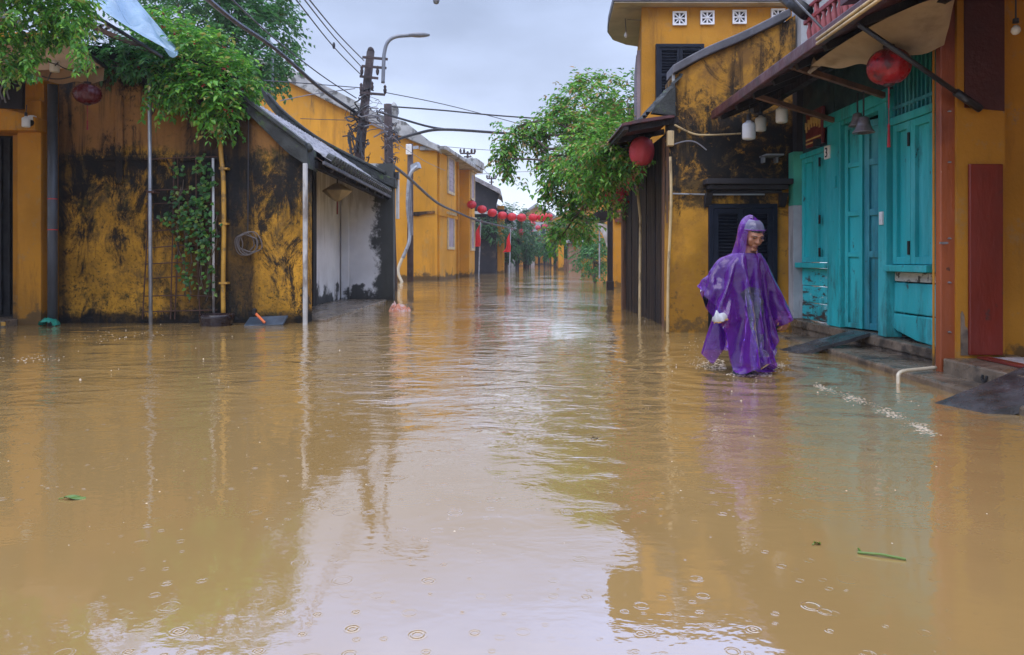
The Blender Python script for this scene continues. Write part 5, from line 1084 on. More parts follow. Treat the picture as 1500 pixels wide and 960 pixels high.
# door posts, lintel, sill
tbox('door_post', YC, YB, FZ, 2.46, FX - .07, FX + .08); tbox('door_post', YE, YD, FZ, 2.46, FX - .07, FX + .08)
tbox('door_lintel', YE - .05, YB + .05, 2.34, 2.46, FX - .09, FX - .072, 'teal'); tbox('door_lintel', YD + .003, YC - .003, 2.30, 2.42, FX - .06, FX + .05, 'teal')
MB().box(FX - .08, FX + 1.0, YE, YB, FZ - .1, FZ - .004).build('door_sill', 'step', t)
# folding door: far pair of leaves folded partly inward, inner leaf deeper
L1 = panel_leaf(MB(), (FX + .01, YC - .01), (.22, -1), .27, FZ + .01, 2.29, (0, .36, .56, .80, 1), .05, .04, (-1, -.22)).build('door_leaf', 'teal', t, bevel=.004)
L2 = panel_leaf(MB(), (FX + .085, YC - .28), (.30, -1), .52, FZ + .01, 2.29, (0, .36, .56, .80, 1), .065, .04, (-1, -.30)).build('door_leaf', 'teal_dark', t, bevel=.004)
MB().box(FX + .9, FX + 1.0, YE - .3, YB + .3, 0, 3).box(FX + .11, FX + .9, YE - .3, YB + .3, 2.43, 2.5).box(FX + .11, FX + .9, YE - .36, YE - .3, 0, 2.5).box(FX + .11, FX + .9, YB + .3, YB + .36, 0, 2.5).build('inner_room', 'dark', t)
# right window
tbox('window_sill', YF, YE - .003, .79, .85, FX - .10, FX + .05)
tbox('window_frame', YF, YE - .003, 2.12, 2.19, FX - .04, FX + .05)
ym = (YF + YE) / 2 + .02
for ya, yb in ((YF + .02, ym - .004), (ym + .004, YE - .03)): panel_leaf(MB(), (FX + .03, ya), (0, 1), yb - ya, .855, 2.115, (0, 1), .065, .055, (-1, 0)).build('shutter', 'teal', t, bevel=.004)
for yy, zz in ((ym + .02, 1.0), (ym + .02, 1.95)): MB().box(FX - .036, FX - .0255, yy - .015, yy + .015, zz - .06, zz + .06).build('hinge', 'metal_dark', t)
tbox('apron_board', YF, YE - .003, .70, .785, FX + .006, FX + .05, 'peeling', bevel=.01)
tbox('apron_board', YF, YE - .003, .42, .69, FX, FX + .05, 'teal', bevel=.012)
m = MB(); m.prism([(YF, .175), (YF, .412), (YE - .004, .405), (YE - .004, .27), (YE - .06, .25), (YE - .2, .225), (YE - .4, .19)], FX - .008, FX + .045, 'x'); m.build('apron_board', 'teal', t, bevel=.012)
# over-door band: grille right, boards left, sign
MB().box(FX + .06, FX + .10, YF, YE - .003, 2.19, 2.95).build('grille_backing', 'bluegreen_board', t)
m = MB(); k = 11
for i in range(k): yy = YF + .03 + i * (YE - YF - .06) / (k - 1); m.box(FX - .012, FX + .012, yy - .012, yy + .012, 2.192, 2.9)
m.box(FX - .018, FX + .018, YF, YE - .004, 2.26, 2.29); m.build('grille_bars', 'teal_dark', t)
MB().box(FX + .01, FX + .06, YB + .004, YA - .13, 2.165, 3.0).build('fascia_board', 'bluegreen_board', t); MB().box(FX + .012, FX + .06, YE, YB, 2.465, 3.0).build('fascia_board', 'bluegreen_board', t)
MB().box(3.45, 3.62, 8.95, 9.09, 2.205, 3.0).build('corner_board', 'black_house', t)
s_ = thing('shop_sign', 'dark red shop sign with gold lettering above the far turquoise shutters', 'sign', (FX - .06, 8.4, 2.2))
y0_, y1_ = fy(1213), fy(1189)
MB().box(FX - .07, FX - .03, y0_, y1_, 2.19, 2.60).build('board', 'sign_red', s_, bevel=.006)
m = MB()
for i in range(6):
    yy = y0_ + .03 + i * (y1_ - y0_ - .08) / 5; zc = 2.43 + .04 * math.sin(math.pi * i / 5); m.box(FX - .078, FX - .0705, yy, yy + .035, zc - .06, zc + .05); m.box(FX - .0775, FX - .0708, yy + .036, yy + .055, zc - .02, zc + .06)
m.box(FX - .077, FX - .0705, y0_ + .02, y1_ - .02, 2.27, 2.285); m.box(FX - .077, FX - .0705, y0_ + .02, y1_ - .02, 2.225, 2.24)
m.build('lettering', 'gold', s_)
s_ = thing('house_number', 'small white number plate reading 3 at the top of the turquoise door post', 'number plate', (FX - .08, fy(1223), 2.1))
MB().box(FX - .088, FX - .0705, fy(1226), fy(1219), 1.99, 2.13).build('plate', 'white_paint', s_)
fc = bpy.data.curves.new('numeral', 'FONT'); fc.body = '3'; fc.size = .15; fc.align_x = 'CENTER'; fc.extrude = .002; fc.materials.append(M['dark'])
ft = bpy.data.objects.new('numeral_curve', fc); COL.objects.link(ft); bpy.context.view_layer.update()
fm_ = bpy.data.meshes.new_from_object(ft.evaluated_get(bpy.context.evaluated_depsgraph_get())); bpy.data.objects.remove(ft)
fo = bpy.data.objects.new('numeral', fm_); COL.objects.link(fo); fo.parent = s_; fo.location = Vector((FX - .092, fy(1222.5), 2.007)) - ORG[s_.name]; fo.rotation_euler = (R(90), 0, R(-90))
for yy, zz in ((YC + .1, 1.72), (YE + .07, 1.28)): MB().box(FX - .085, FX - .071, yy - .03, yy + .03, zz - .06, zz + .06).build('door_plate', 'teal' if zz > 1.5 else 'white_paint', t)
# raised floor and steps
MB().box(FX - .06, FX + 1.2, 5.62, 9.07, -.4, FZ - .105).build('plinth_core', 'step', t); MB().box(FX - .10, FX + .3, 5.5, 9.05, FZ - .1, FZ - .008).build('floor_edge', 'step', t, bevel=.015)
MB().box(FX - .08, FX + .2, 5.5, 9.04, -.4, FZ - .102).build('riser', 'step', t)
MB().prism([(2.93, 4.2), (3.02, 7.5), (3.42, 7.62), (3.42, 4.2)], -.4, .055, 'z').build('lower_step', 'step', t, bevel=.02)
MB().prism([(3.1, 7.63), (3.1, 8.9), (3.42, 8.9), (3.42, 7.63)], -.4, .02, 'z').build('lower_step', 'step', t, bevel=.02)
# porch roof, beam, rafters
def rq(x0, z0, x1, z1, ya, yb, th): return MB().prism([(x0, z0), (x1, z1), (x1, z1 + th), (x0, z0 + th)], ya, yb)
rq(2.44, 2.60, 3.56, 3.05, 4.3, 8.93, .05).build('porch_roof', 'maroon', t)
MB().box(2.40, 2.46, 4.3, 8.92, 2.585, 2.69).build('eave_edge', 'maroon', t, bevel=.01)
for i in range(8): yy = 4.7 + i * .58; MB().bar((2.48, yy, 2.58), (3.5, yy, 2.99), .06, .06).build('rafter', 'darkwood', t)
MB().bar((2.95, 4.4, 2.70), (2.95, 8.9, 2.70), .08, .08).build('purlin', 'darkwood', t)
for pa, pb in (((1105, 140), (1226, 178)), ((1160, 97), (1301, 142))):
    A = W(pa[0], pa[1], 2.5 / (pa[0] - 750) * FPX); B_ = W(pb[0], pb[1], 3.45 / (pb[0] - 750) * FPX); MB().bar(A, B_, .05, .045).build('tie_beam', 'brownwood', t)
# upper storey: recessed wall, grey side wall, balcony
MB().box(4.3, 4.5, 4.3, 9.0, 3.06, 5.5).build('upper_wall', 'bluegreen_board', t)
MB().box(3.52, 4.4, 9.0, 9.3, 3.0, 4.4).build('side_wall', 'grey_plaster', t)
bal = MB(); bx_ = 3.12
bal.box(bx_ - .03, bx_ + .03, 4.6, 7.85, 3.38, 3.43); bal.box(bx_ - .025, bx_ + .025, 4.6, 7.85, 3.52, 3.56)
b_ = bal.build('balcony_rail', mk('faded_red_rail', (.26, .035, .04), .5), t, bevel=.008)
m = MB()
for i in range(26):
    yy = 4.75 + i * .12; m.lathe([(.018, 0), (.03, .05), (.016, .10), (.034, .2), (.016, .27), (.028, .30)], (bx_, yy, 3.075), 8)
    if i % 5 == 3: m.box(bx_ - .02, bx_ + .02, yy + .045, yy + .075, 3.06, 3.52)
m.build('balusters', mk('dusty_red_baluster', (.30, .07, .075), .6), b_, smooth=True)
m = MB()
for i in range(26): m.box(bx_ - .05, bx_ - .02, 4.73 + i * .12, 4.77 + i * .12, 3.03, 3.075)
m.build('baluster_feet', 'white_paint', b_)
MB().box(bx_ - .06, bx_ + .5, 4.6, 7.85, 2.97, 3.025).build('balcony_floor', 'darkwood', t)
o = MB().tube([W(1150, -14, 7.9), W(1207, 44, 7.0)], .012, 6).build('drain_spout', 'metal_dark', None, W(1176, 20, 7.6)); MB().tube([W(1150, -6, 8.0), W(1182, 20, 7.7)], .075, 12).build('pipe_sleeve', 'metal_dark', o, smooth=True)
_finish(o, 'black pipe slanting down past the red balcony rail', 'pipe')
# red post in front
o = MB().box(3.205, 3.335, 5.53, 5.60, .05, 3.3).build('porch_post', 'redpost', None, (3.25, 5.6, .05), bevel=.008); _finish(o, 'tall glossy red brown timber post on the stone step between the two shops', 'post')
MB().box(3.195, 3.203, 5.601, 5.62, .05, 3.3).build('edge_batten', 'yellow', o); MB().tube([(3.22, 5.53, 1.02), (3.22, 5.47, 1.02), (3.16, 5.46, 1.02)], .009, 6).build('hook', 'galv', o)
for z in (.35, .72, 1.05, 1.62, 2.0): MB().lathe([(.012, 0), (.016, .006), (.004, .014)], (3.27, 5.525, z), 8).build('bolt', 'galv', o)
# neighbour at the right edge
t = thing('red_panel_shop', 'ochre wall with oxblood painted panels above a white tiled floor at the right edge', 'building', (3.6, 5.5, 0))
NX0 = WX(1402, 5.5)
MB().box(NX0, WX(1472, 5.5), 5.5, 5.75, 0, 3.4).build('wall', 'yellow', t)
MB().box(WX(1472, 5.5) + .003, 5.5, 5.62, 5.85, 0, 3.4).build('wall', 'yellow', t)
MB().box(WX(1417, 5.5), WX(1466, 5.5), 5.47, 5.497, FZ + .004, WZ(241, 5.5)).build('lower_panel', 'redpanel', t, bevel=.006)
MB().prism([(WX(1411, 5.5), 3.38), (WX(1412, 5.5), WZ(158, 5.5)), (WX(1470, 5.5), WZ(163, 5.5)), (WX(1470, 5.5), 3.38)], 5.488, 5.4975).build('upper_panel', mk('dark_oxblood_paint', (.062, .012, .011), .5), t)
MB().prism([(3.335, FZ), (3.40, FZ), (3.415, FZ + .05), (3.39, FZ + .12), (3.385, FZ + .2), (3.365, FZ + .22), (3.36, FZ + .3), (3.345, FZ + .33), (3.335, FZ + .31)], 5.492, 5.4975).build('chipped_patch', 'step', t)
MB().prism([(2.62, 2.92), (6.2, 3.5), (6.2, 3.56), (2.62, 2.98)], .6, 5.9).build('porch_roof', 'maroon', t)
MB().box(4.9, 5.1, .6, 5.5, 0, 3.3).build('side_wall', 'yellow', t)
MB().box(3.20, 4.895, 4.0, 5.495, -.4, FZ - .02).build('floor_base', 'step', t, bevel=.012)
MB().box(3.52, 4.89, 4.4, 5.45, FZ - .018, FZ - .008).build('floor_tiles', mk('white_floor_tile', (.60, .60, .66), .15, .08, 3, bump=0), t)
MB().box(3.42, 3.51, 4.1, 5.44, FZ - .018, FZ).build('floor_border', 'redpanel', t, bevel=.004)
MB().box(2.95, 3.18, 3.2, 4.18, -.4, .03).build('lower_step', 'step', t, bevel=.015)
m = MB(); c_ = (3.196, 5.12, .10)
for dy in (-.022, .022): m.tube([(3.199, 5.0 + dy, .115), (3.192, 5.0 + dy, .09)], .009, 6)
m.tube([(3.193, 5.0 + .02 * math.cos(a), .088 + .014 * math.sin(a)) for a in [math.pi + i * math.pi / 6 for i in range(7)]], .008, 5)
m.build('drain_mark', 'dark', t)
# ramps
def plank(name, label, a0, a1, b0, b1, th, mat):
    a0, a1, b0, b1 = map(Vector, (a0, a1, b0, b1)); m = MB()
    def fn(u, v): p = a0.lerp(b0, u).lerp(a1.lerp(b1, u), v); return p + Vector((0, 0, .008 * nz3(p.x, p.y, 0, 7)))
    n0 = len(m.v); m.grid(fn, 14, 8); top_ = list(m.v); fs = list(m.f); k = len(top_)
    m.v += [(x, y, z - th) for x, y, z in top_]; m.f += [tuple(i + k for i in reversed(f)) for f in fs]
    ring = [i for i in range(15)] + [15 * j + 14 for j in range(1, 9)] + [15 * 8 + i for i in range(13, -1, -1)] + [15 * j for j in range(7, 0, -1)]
    for a, b in zip(ring, ring[1:] + ring[:1]): m.f.append((a, b, b + k, a + k))
    return _finish(m.build(name, mat, None, a0), label, 'ramp')
plank('stone_ramp', 'dark wet stone slab sloping from the near step into the water at right edge', (2.60, 4.62, -.015), (2.66, 4.33, -.03), (3.34, 4.80, .205), (3.38, 4.18, .205), .05, 'step_dark')
plank('timber_ramp', 'narrow grey plank leaning from the water up to the turquoise doorway', (2.55, 7.36, -.03), (2.62, 7.05, -.03), (3.36, 7.30, .20), (3.40, 7.02, .20), .035, 'step_dark')
o = MB().tube(smooth_path([(2.80, 5.36, -.2), (2.80, 5.36, .02), (2.81, 5.37, .068), (2.86, 5.39, .085), (3.0, 5.46, .087), (3.17, 5.53, .09)], 5), .014, 8).build('white_pipe', 'pipe_white', None, (2.8, 5.36, 0), smooth=True); _finish(o, 'bent cream plastic pipe emptying into the water at the foot of the red post', 'pipe')
# awning canvas, rods, arm
t = thing('rolled_awning', 'beige canvas awning gathered under the eave of the turquoise shop', 'awning', (2.8, 5.6, 2.5))
A, B_, C_, D_ = W(1188, 92, 6.35), W(1384, 62, 5.5), W(1400, -10, 5.1), W(1320, -22, 4.7)
def fn(u, v):
    p = A.lerp(B_, u).lerp(A.lerp(D_, min(1, u * 1.02 + .02)).lerp(C_, u * u), v); p.z -= .03 + .06 * math.sin(math.pi * u) * (1 - v) - .012 * math.sin(u * 20 + v * 7) * (1 - v) - .02 * nz3(u * 5, v * 3, 2) * (1 - v); p.y += .02 * math.sin(u * 13); return p
MB().grid(fn, 50, 14).build('canvas', 'canvas_beige', t, smooth=True)
m = MB()
A2, B2 = W(1192, 84, 6.3), W(1186, 104, 6.4)
MB().grid(lambda u, v: A2.lerp(B2, v) + Vector((.13 * u * (1 - v), .05 * math.sin(u * 6), -.03 * u + .015 * math.sin(u * 12 + v * 4))), 10, 8).build('tied_corner', 'canvas_beige', t, smooth=True)
for dz in (0, -.035): MB().tube([(2.385, 4.6, 2.62 + dz), (2.385, 5.78, 2.62 + dz)], .013, 8).build('roller_rod', 'bamboo', t, smooth=True)
o = MB().tube([W(1258, 36, 5.22), W(1436, 160, 5.44)], .018, 10).tube([W(1400, 135, 5.40), W(1436, 160, 5.44)], .028, 10).build('awning_arm', 'metal_dark', None, W(1436, 160, 5.44), smooth=True); _finish(o, 'black awning arm slanting from the eave to the red panelled wall', 'awning arm')
lantern('silk_lantern', 'bright wet red lantern behind the black awning arm at right', W(1302, 98, 5.62), .158, .135, 'silk_wet', .46, .22, 14)
# bell lamps
def bell(loc, label, r):
    t = thing('bell_lamp', label, 'lamp', loc, 'tin bell lamps'); c = Vector(loc)
    MB().lathe([(.2 * r, 1.25 * r), (.5 * r, 1.1 * r), (.62 * r, .5 * r), (.72 * r, .15 * r), (r, -.25 * r), (1.02 * r, -.32 * r), (.95 * r, -.3 * r), (.5 * r, .2 * r)], c, 22).build('shade', 'bell', t, smooth=True)
    MB().tube([c + Vector((0, 0, 1.2 * r)), c + Vector((0, 0, 3.6 * r))], .008, 6).build('rod', 'metal_dark', t)
bell(W(1265, 190, 6.7), 'grey tin bell lamp hanging before the turquoise doorway', .095); bell(W(1256, 181, 7.0), 'second tin bell lamp half hidden behind the first', .08)
led_bulb(W(1097, 193, 8.2), 'large white bulb with a conical neck, leftmost of three under the maroon eave', .072, .10)
led_bulb(W(1114, 183, 8.5), 'white bulb in the middle of the three under the maroon eave', .062, .08)
led_bulb(W(1145, 170, 8.0), 'white bulb nearest the turquoise shop of the three under the maroon eave', .062, .06)
o = MB().tube([W(1488, -20, 5.0), W(1488, 32, 5.0)], .006, 5).build('hanging_bulb', 'cable', None, W(1488, 40, 5.0)); MB().lathe([(.018, .03), (.02, 0)], W(1488, 34, 5.0), 10).build('socket', 'metal_dark', o)
MB().lathe([(.014, .03), (.028, .01), (.03, -.012), (.018, -.03), (.004, -.034)], W(1488, 44, 5.0), 14).build('globe', 'glass', o, smooth=True); _finish(o, 'clear glass bulb hanging at the upper right edge before the ochre wall', 'light bulb', 'hanging light bulbs')
o = MB().box(WX(1214, 7.6), WX(1221, 7.6), 7.9, 8.0, WZ(214, 7.9), WZ(203, 7.9)).build('flood_lamp', 'metal_dark', None, W(1217, 210, 7.9)); _finish(o, 'small black flood lamp over the far turquoise shutters', 'lamp')
# ================================================================== PERSON IN A PURPLE RAINCOAT
PX, PYY = 1.88, 5.9
t = thing('person', 'person wading in a translucent purple hooded raincoat, head bowed, beside the ochre gable', 'person', (PX, PYY, -.45))
def Q(x, y, z): return Vector((PX + x, PYY + y, z))
def capsule(mb, a, b, r1, r2, n=14):
    a, b = Vector(a), Vector(b); d = b - a; L_ = d.length; d.normalize(); o1 = d.orthogonal().normalized(); o2 = d.cross(o1); base = len(mb.v); rings = []
    for i in range(5): th = -math.pi / 2 + i * math.pi / 8 ; rings.append((r1 * math.cos(th), r1 * math.sin(th)))
    rings.append((r1, 0)); rings.append((r2, L_))
    for i in range(1, 5): th = i * math.pi / 8; rings.append((r2 * math.cos(th), L_ + r2 * math.sin(th)))
    for r, s in rings:
        for k in range(n): q = 2 * math.pi * k / n; mb.v.append(tuple(a + d * s + (o1 * math.cos(q) + o2 * math.sin(q)) * max(r, 1e-4)))
    for i in range(len(rings) - 1):
        for k in range(n): q = base + i * n; mb.f.append((q + k, q + (k + 1) % n, q + n + (k + 1) % n, q + n + k))
    mb.f.append(tuple(base + k for k in reversed(range(n)))); mb.f.append(tuple(base + (len(rings) - 1) * n + k for k in range(n)))
b = MB()
# trunk, wider than deep
for z, rx, ry, y, ox in ((.38, .15, .115, .01, -.01), (.48, .15, .115, .01, -.015), (.58, .145, .11, .0, -.025), (.70, .155, .115, -.01, -.04), (.78, .16, .115, -.02, -.05), (.84, .15, .10, -.02, -.055)): b.ball(Q(ox, y, z), 1, 20, (rx, ry, .10))
capsule(b, Q(-.18, -.02, .855), Q(.075, -.02, .855), .055, .055); capsule(b, Q(-.04, -.02, .87), Q(.01, -.05, 1.00), .062, .052)
RS, RE, RW = Q(-.195, -.01, .845), Q(-.225, .02, .64), Q(-.215, -.15, .50)
LS, LE, LW = Q(.085, -.01, .845), Q(.19, .03, .63), Q(.275, -.05, .47)
for S_, E_, W_ in ((RS, RE, RW), (LS, LE, LW)): capsule(b, S_, E_, .055, .043); capsule(b, E_, W_, .042, .028)
capsule(b, Q(-.085, .0, .38), Q(-.08, -.10, -.02), .088, .062); capsule(b, Q(-.08, -.10, -.02), Q(-.085, -.06, -.39), .06, .042); capsule(b, Q(-.085, -.05, -.405), Q(-.09, -.22, -.415), .042, .032)
capsule(b, Q(.06, .02, .38), Q(.015, .13, -.02), .085, .06); capsule(b, Q(.015, .13, -.02), Q(.02, .30, -.36), .058, .042); capsule(b, Q(.02, .30, -.39), Q(.02, .14, -.415), .04, .032)
cb = MB(); cb.v = list(b.v); cb.f = list(b.f)
for S_, d in ((RW, (-.02, -.05, -.08)), (LW, (.01, -.03, -.09))): capsule(cb, S_, S_ + Vector(d), .035, .04)
craw = cb.build('drape_body', 'skin', None); rm = craw.modifiers.new('remesh', 'REMESH'); rm.mode = 'VOXEL'; rm.voxel_size = .016; sm = craw.modifiers.new('smooth', 'SMOOTH'); sm.iterations = 3
bpy.context.view_layer.update(); drape_body = bpy.data.meshes.new_from_object(craw.evaluated_get(bpy.context.evaluated_depsgraph_get())); bpy.data.objects.remove(craw)
# head with a face, turned to the right and bowed
HM = Matrix.Translation(Q(.012, -.075, 1.088)) @ Matrix.Rotation(R(13), 4, 'Z') @ Matrix.Rotation(R(27), 4, 'X')
def H(x, y, z): return HM @ Vector((x, y, z))
hb = MB()
def hfn(u, v):
    th = 2 * math.pi * u; ph = math.pi * (v - .5); cz = math.sin(ph); rr = math.cos(ph); x = .070 * rr * math.sin(th); y = -.092 * rr * math.cos(th); z = .112 * cz
    if z < 0: k = 1 - .32 * (-z / .112) ** 1.5; x *= k; y = y * (1 - .12 * (-z / .112)) - .012 * (-z / .112)
    if y > 0: y *= 1.05; z += .008 * y / .09
    return H(x, y, z)
hb.grid(hfn, 28, 20); b.add(hb.v, hb.f)
capsule(b, H(0, -.086, .022), H(0, -.106, -.016), .0085, .0115); capsule(b, H(-.010, -.096, -.018), H(.010, -.096, -.018), .0085, .0085)
capsule(b, H(-.045, -.074, .030), H(-.01, -.088, .027), .010, .010); capsule(b, H(.045, -.074, .030), H(.01, -.088, .027), .010, .010)
capsule(b, H(-.018, -.080, -.056), H(0, -.086, -.050), .0075, .0075); capsule(b, H(.018, -.080, -.056), H(0, -.086, -.050), .0075, .0075); capsule(b, H(-.012, -.083, -.063), H(.012, -.083, -.063), .0075, .0075); capsule(b, H(-.010, -.074, -.090), H(.010, -.074, -.090), .017, .017)
for s in (-1, 1): capsule(b, H(s * .074, .005, .02), H(s * .076, .008, -.022), .014, .010); capsule(b, H(s * .043, -.060, -.012), H(s * .036, -.056, -.045), .02, .018)
# hands: palm, four unequal fingers, thumb from the side
def hand(wrist, d, across, curl_n, size=1.):
    d, across, curl_n = d.normalized(), across.normalized(), curl_n.normalized(); palm = wrist + d * .075 * size
    for k in (-1, 0, 1): capsule(b, wrist + across * .012 * k, palm + across * .024 * k, .017, .014, 10)
    for k, ln in zip((-1.5, -.5, .5, 1.5), (.062, .076, .080, .070)):
        base = palm + across * .0195 * k; p1 = base + (d * .8 + curl_n * .45).normalized() * ln * .5; p2 = p1 + (d * .15 + curl_n).normalized() * ln * .36; p3 = p2 + (curl_n * .8 - d * .6).normalized() * ln * .24
        capsule(b, base - d * .01, p1, .0088, .008, 8); capsule(b, p1, p2, .008, .0074, 8); capsule(b, p2, p3, .0074, .0062, 8)
    tb = wrist + d * .025 + across * .03; t1 = tb + (d * .6 + across * .6 + curl_n * .35).normalized() * .038; t2 = t1 + (d * .8 + curl_n * .6 - across * .1).normalized() * .03
    capsule(b, tb - across * .012, t1, .012, .0095, 8); capsule(b, t1, t2, .0095, .0078, 8)
hand(RW + Vector((-.004, -.01, -.015)), Vector((-.15, -.45, -.85)), Vector((.75, -.6, .1)), Vector((.6, .7, -.25)))
hand(LW + Vector((.0, -.01, -.015)), Vector((-.1, -.35, -.9)), Vector((-.8, -.5, .1)), Vector((-.5, .8, -.3)))
raw = b.build('body', 'skin', None); rm = raw.modifiers.new('remesh', 'REMESH'); rm.mode = 'VOXEL'; rm.voxel_size = .0052
sm = raw.modifiers.new('smooth', 'SMOOTH'); sm.factor = .5; sm.iterations = 7
bpy.context.view_layer.update(); dg = bpy.context.evaluated_depsgraph_get()
me = bpy.data.meshes.new_from_object(raw.evaluated_get(dg)); bpy.data.objects.remove(raw)
org = ORG[t.name]; me.materials.clear()
for k in ('skin', 'shirt', 'jeans', 'hair'): me.materials.append(M[k])
me.transform(Matrix.Translation(-org))
HMi = HM.inverted()
for p in me.polygons:
    p.use_smooth = True; c = p.center + org; z = c.z; x = c.x - PX; q = HMi @ c
    arm = (abs(x) > .17 and z < .53)
    if z > .95 and abs(q.x) < .12 and q.z > -.125:
        face = q.y < .0 or q.z < -.06
        p.material_index = 3 if (q.z > .055 and q.y > -.085) or (q.y > .015 and q.z > -.05) else 0
    elif z > .955: p.material_index = 0
    elif (c - RW).length < .17 and z < RW.z + .03 and x < -.2: p.material_index = 0
    elif (c - LW).length < .17 and z < LW.z + .02 and x > .12 and c.y < PYY - .06: p.material_index = 0
    elif z < .42: p.material_index = 2
    else: p.material_index = 1
bo = bpy.data.objects.new('body', me); COL.objects.link(bo); bo.parent = t; ORG[bo.name] = org
m = MB()
for s in (-1, 1): m.ball(H(s * .030, -.0835, .012), .0085, 10, (1.3, .6, .6))
m.build('eyes', 'eye', t, smooth=True)
m = MB()
for s in (-1, 1): capsule(m, H(s * .048, -.080, .034), H(s * .016, -.0945, .031), .003, .004, 8)
m.build('eyebrows', 'hair', t, smooth=True)
m = MB(); capsule(m, H(-.017, -.0865, -.0545), H(0, -.0925, -.0515), .003, .0042, 8); capsule(m, H(.017, -.0865, -.0545), H(0, -.0925, -.0515), .003, .0042, 8); capsule(m, H(-.010, -.0895, -.0605), H(.010, -.0895, -.0605), .0042, .0042, 8); m.build('lips', 'lip', t, smooth=True)
# raincoat: one plastic sheet with a neck hole, dropped over the shoulders and arms and left to settle
HWL, HWR, HF, HBK, STP = .52, .70, .99, .95, .029
drape_me = drape_body
col_o = bpy.data.objects.new('drape_collider', drape_me); COL.objects.link(col_o); col_o.modifiers.new('collision', 'COLLISION'); col_o.collision.thickness_outer = .012; col_o.collision.cloth_friction = 12
fl_o = MB().add([(PX - 2, PYY - 2, .006), (PX + 2, PYY - 2, .006), (PX + 2, PYY + 2, .006), (PX - 2, PYY + 2, .006)], [(0, 1, 2, 3)]).build('drape_floor', 'mud'); fl_o.modifiers.new('collision', 'COLLISION'); fl_o.collision.thickness_outer = .01; fl_o.collision.cloth_friction = 4
nx_ = int((HWL + HWR) / STP) + 1; ny_ = int((HF + HBK) / STP) + 1
vid = {}; sheet_v = []; sheet_uv = []; rs = random.Random(3)
for j in range(ny_):
    for i in range(nx_):
        x, y = -HWL + i * STP, -HF + j * STP
        if (x / .095) ** 2 + (y / .105) ** 2 < 1: continue
        vid[i, j] = len(sheet_v); sheet_uv.append((x, y)); sheet_v.append((PX - .03 + x + rs.uniform(-.001, .001), PYY - .03 + y, .945 - .10 * max(0, abs(x) - .1) + rs.uniform(0, .006)))
sheet_f = []
for j in range(ny_ - 1):
    for i in range(nx_ - 1):
        q = [(i, j), (i + 1, j), (i + 1, j + 1), (i, j + 1)]
        if all(k in vid for k in q): sheet_f.append([vid[k] for k in q])
sheet_me = bpy.data.meshes.new('drape_sheet'); sheet_me.from_pydata(sheet_v, [], sheet_f); sheet = bpy.data.objects.new('drape_sheet', sheet_me); COL.objects.link(sheet)
vg = sheet.vertex_groups.new(name='neck'); vg.add([k for k, (x, y) in enumerate(sheet_uv) if (x / .095) ** 2 + (y / .105) ** 2 < 1.7], 1, 'REPLACE')
cm = sheet.modifiers.new('cloth', 'CLOTH'); cset = cm.settings
cset.quality = 8; cset.mass = .12; cset.tension_stiffness = 25; cset.compression_stiffness = 12; cset.shear_stiffness = 6; cset.bending_stiffness = .35; cset.air_damping = 2.0; cset.vertex_group_mass = 'neck'
cc_ = cm.collision_settings; cc_.use_collision = True; cc_.collision_quality = 3; cc_.distance_min = .008; cc_.use_self_collision = True; cc_.self_distance_min = .006
S.frame_start = 1; S.frame_end = 90; cm.point_cache.frame_end = 90
for f_ in range(1, 76): S.frame_set(f_)
settled = sheet.evaluated_get(bpy.context.evaluated_depsgraph_get()); cloth_v = [tuple(v.co) for v in settled.data.vertices]
for o in (sheet, col_o, fl_o): bpy.data.objects.remove(o)
S.frame_set(1)
cape, clear = MB(), MB(); cape.v = cloth_v; clear.v = list(cape.v)
for j in range(ny_ - 1):
    for i in range(nx_ - 1):
        q = [(i, j), (i + 1, j), (i + 1, j + 1), (i, j + 1)]
        if all(k in vid for k in q):
            x, y = -HWL + (i + .5) * STP, -HF + (j + .5) * STP
            (clear if -.24 < x < .38 and -.93 < y < -.38 and not (.14 < x < .20 and y > -.72) else cape).f.append(tuple(vid[k] for k in q))
co = cape.build('raincoat', 'film', t, smooth=True); cl = clear.build('clear_panel', 'film_clear', co, smooth=True); cl['label'] = 'clear see-through front panel of the raincoat'
for o in (co, cl):
    bm = bmesh.new(); bm.from_mesh(o.data); bmesh.ops.delete(bm, geom=[v for v in bm.verts if not v.link_faces], context='VERTS'); bm.to_mesh(o.data); bm.free()
    ss = o.modifiers.new('smooth', 'SUBSURF'); ss.levels = ss.render_levels = 1
# hood
hv, NU2, NV2 = [], 48, 26
hprof = [(.004, .128), (.035, .130), (.06, .119), (.080, .095), (.092, .055), (.098, .02), (.100, -.02), (.100, -.06), (.102, -.09), (.106, -.12), (.114, -.15), (.122, -.185), (.135, -.215)]
def hp(v):
    f = v * (len(hprof) - 1); i = min(int(f), len(hprof) - 2); f -= i; return [hprof[i][k] + f * (hprof[i + 1][k] - hprof[i][k]) for k in (0, 1)]
HB = Matrix.Translation(Q(.008, -.06, 1.09)) @ Matrix.Rotation(R(16), 4, 'Z') @ Matrix.Rotation(R(12), 4, 'X')
for j in range(NV2 + 1):
    r, z = hp(j / NV2)
    for i in range(NU2):
        th = 2 * math.pi * i / NU2; x = r * math.sin(th) * .98; y = -r * math.cos(th) * (1.12 if math.cos(th) > 0 else 1.3)
        wv = 1 + .05 * math.sin(th * 6 + z * 30) * (j / NV2); bk = max(0, -math.cos(th))
        p = HB @ Vector((x * wv, y * wv, z + .03 * bk * (1 - j / NV2)))
        hv.append(p)
hood, vis = MB(), MB(); hood.v = [tuple(p) for p in hv]; vis.v = [tuple(p) for p in hv]
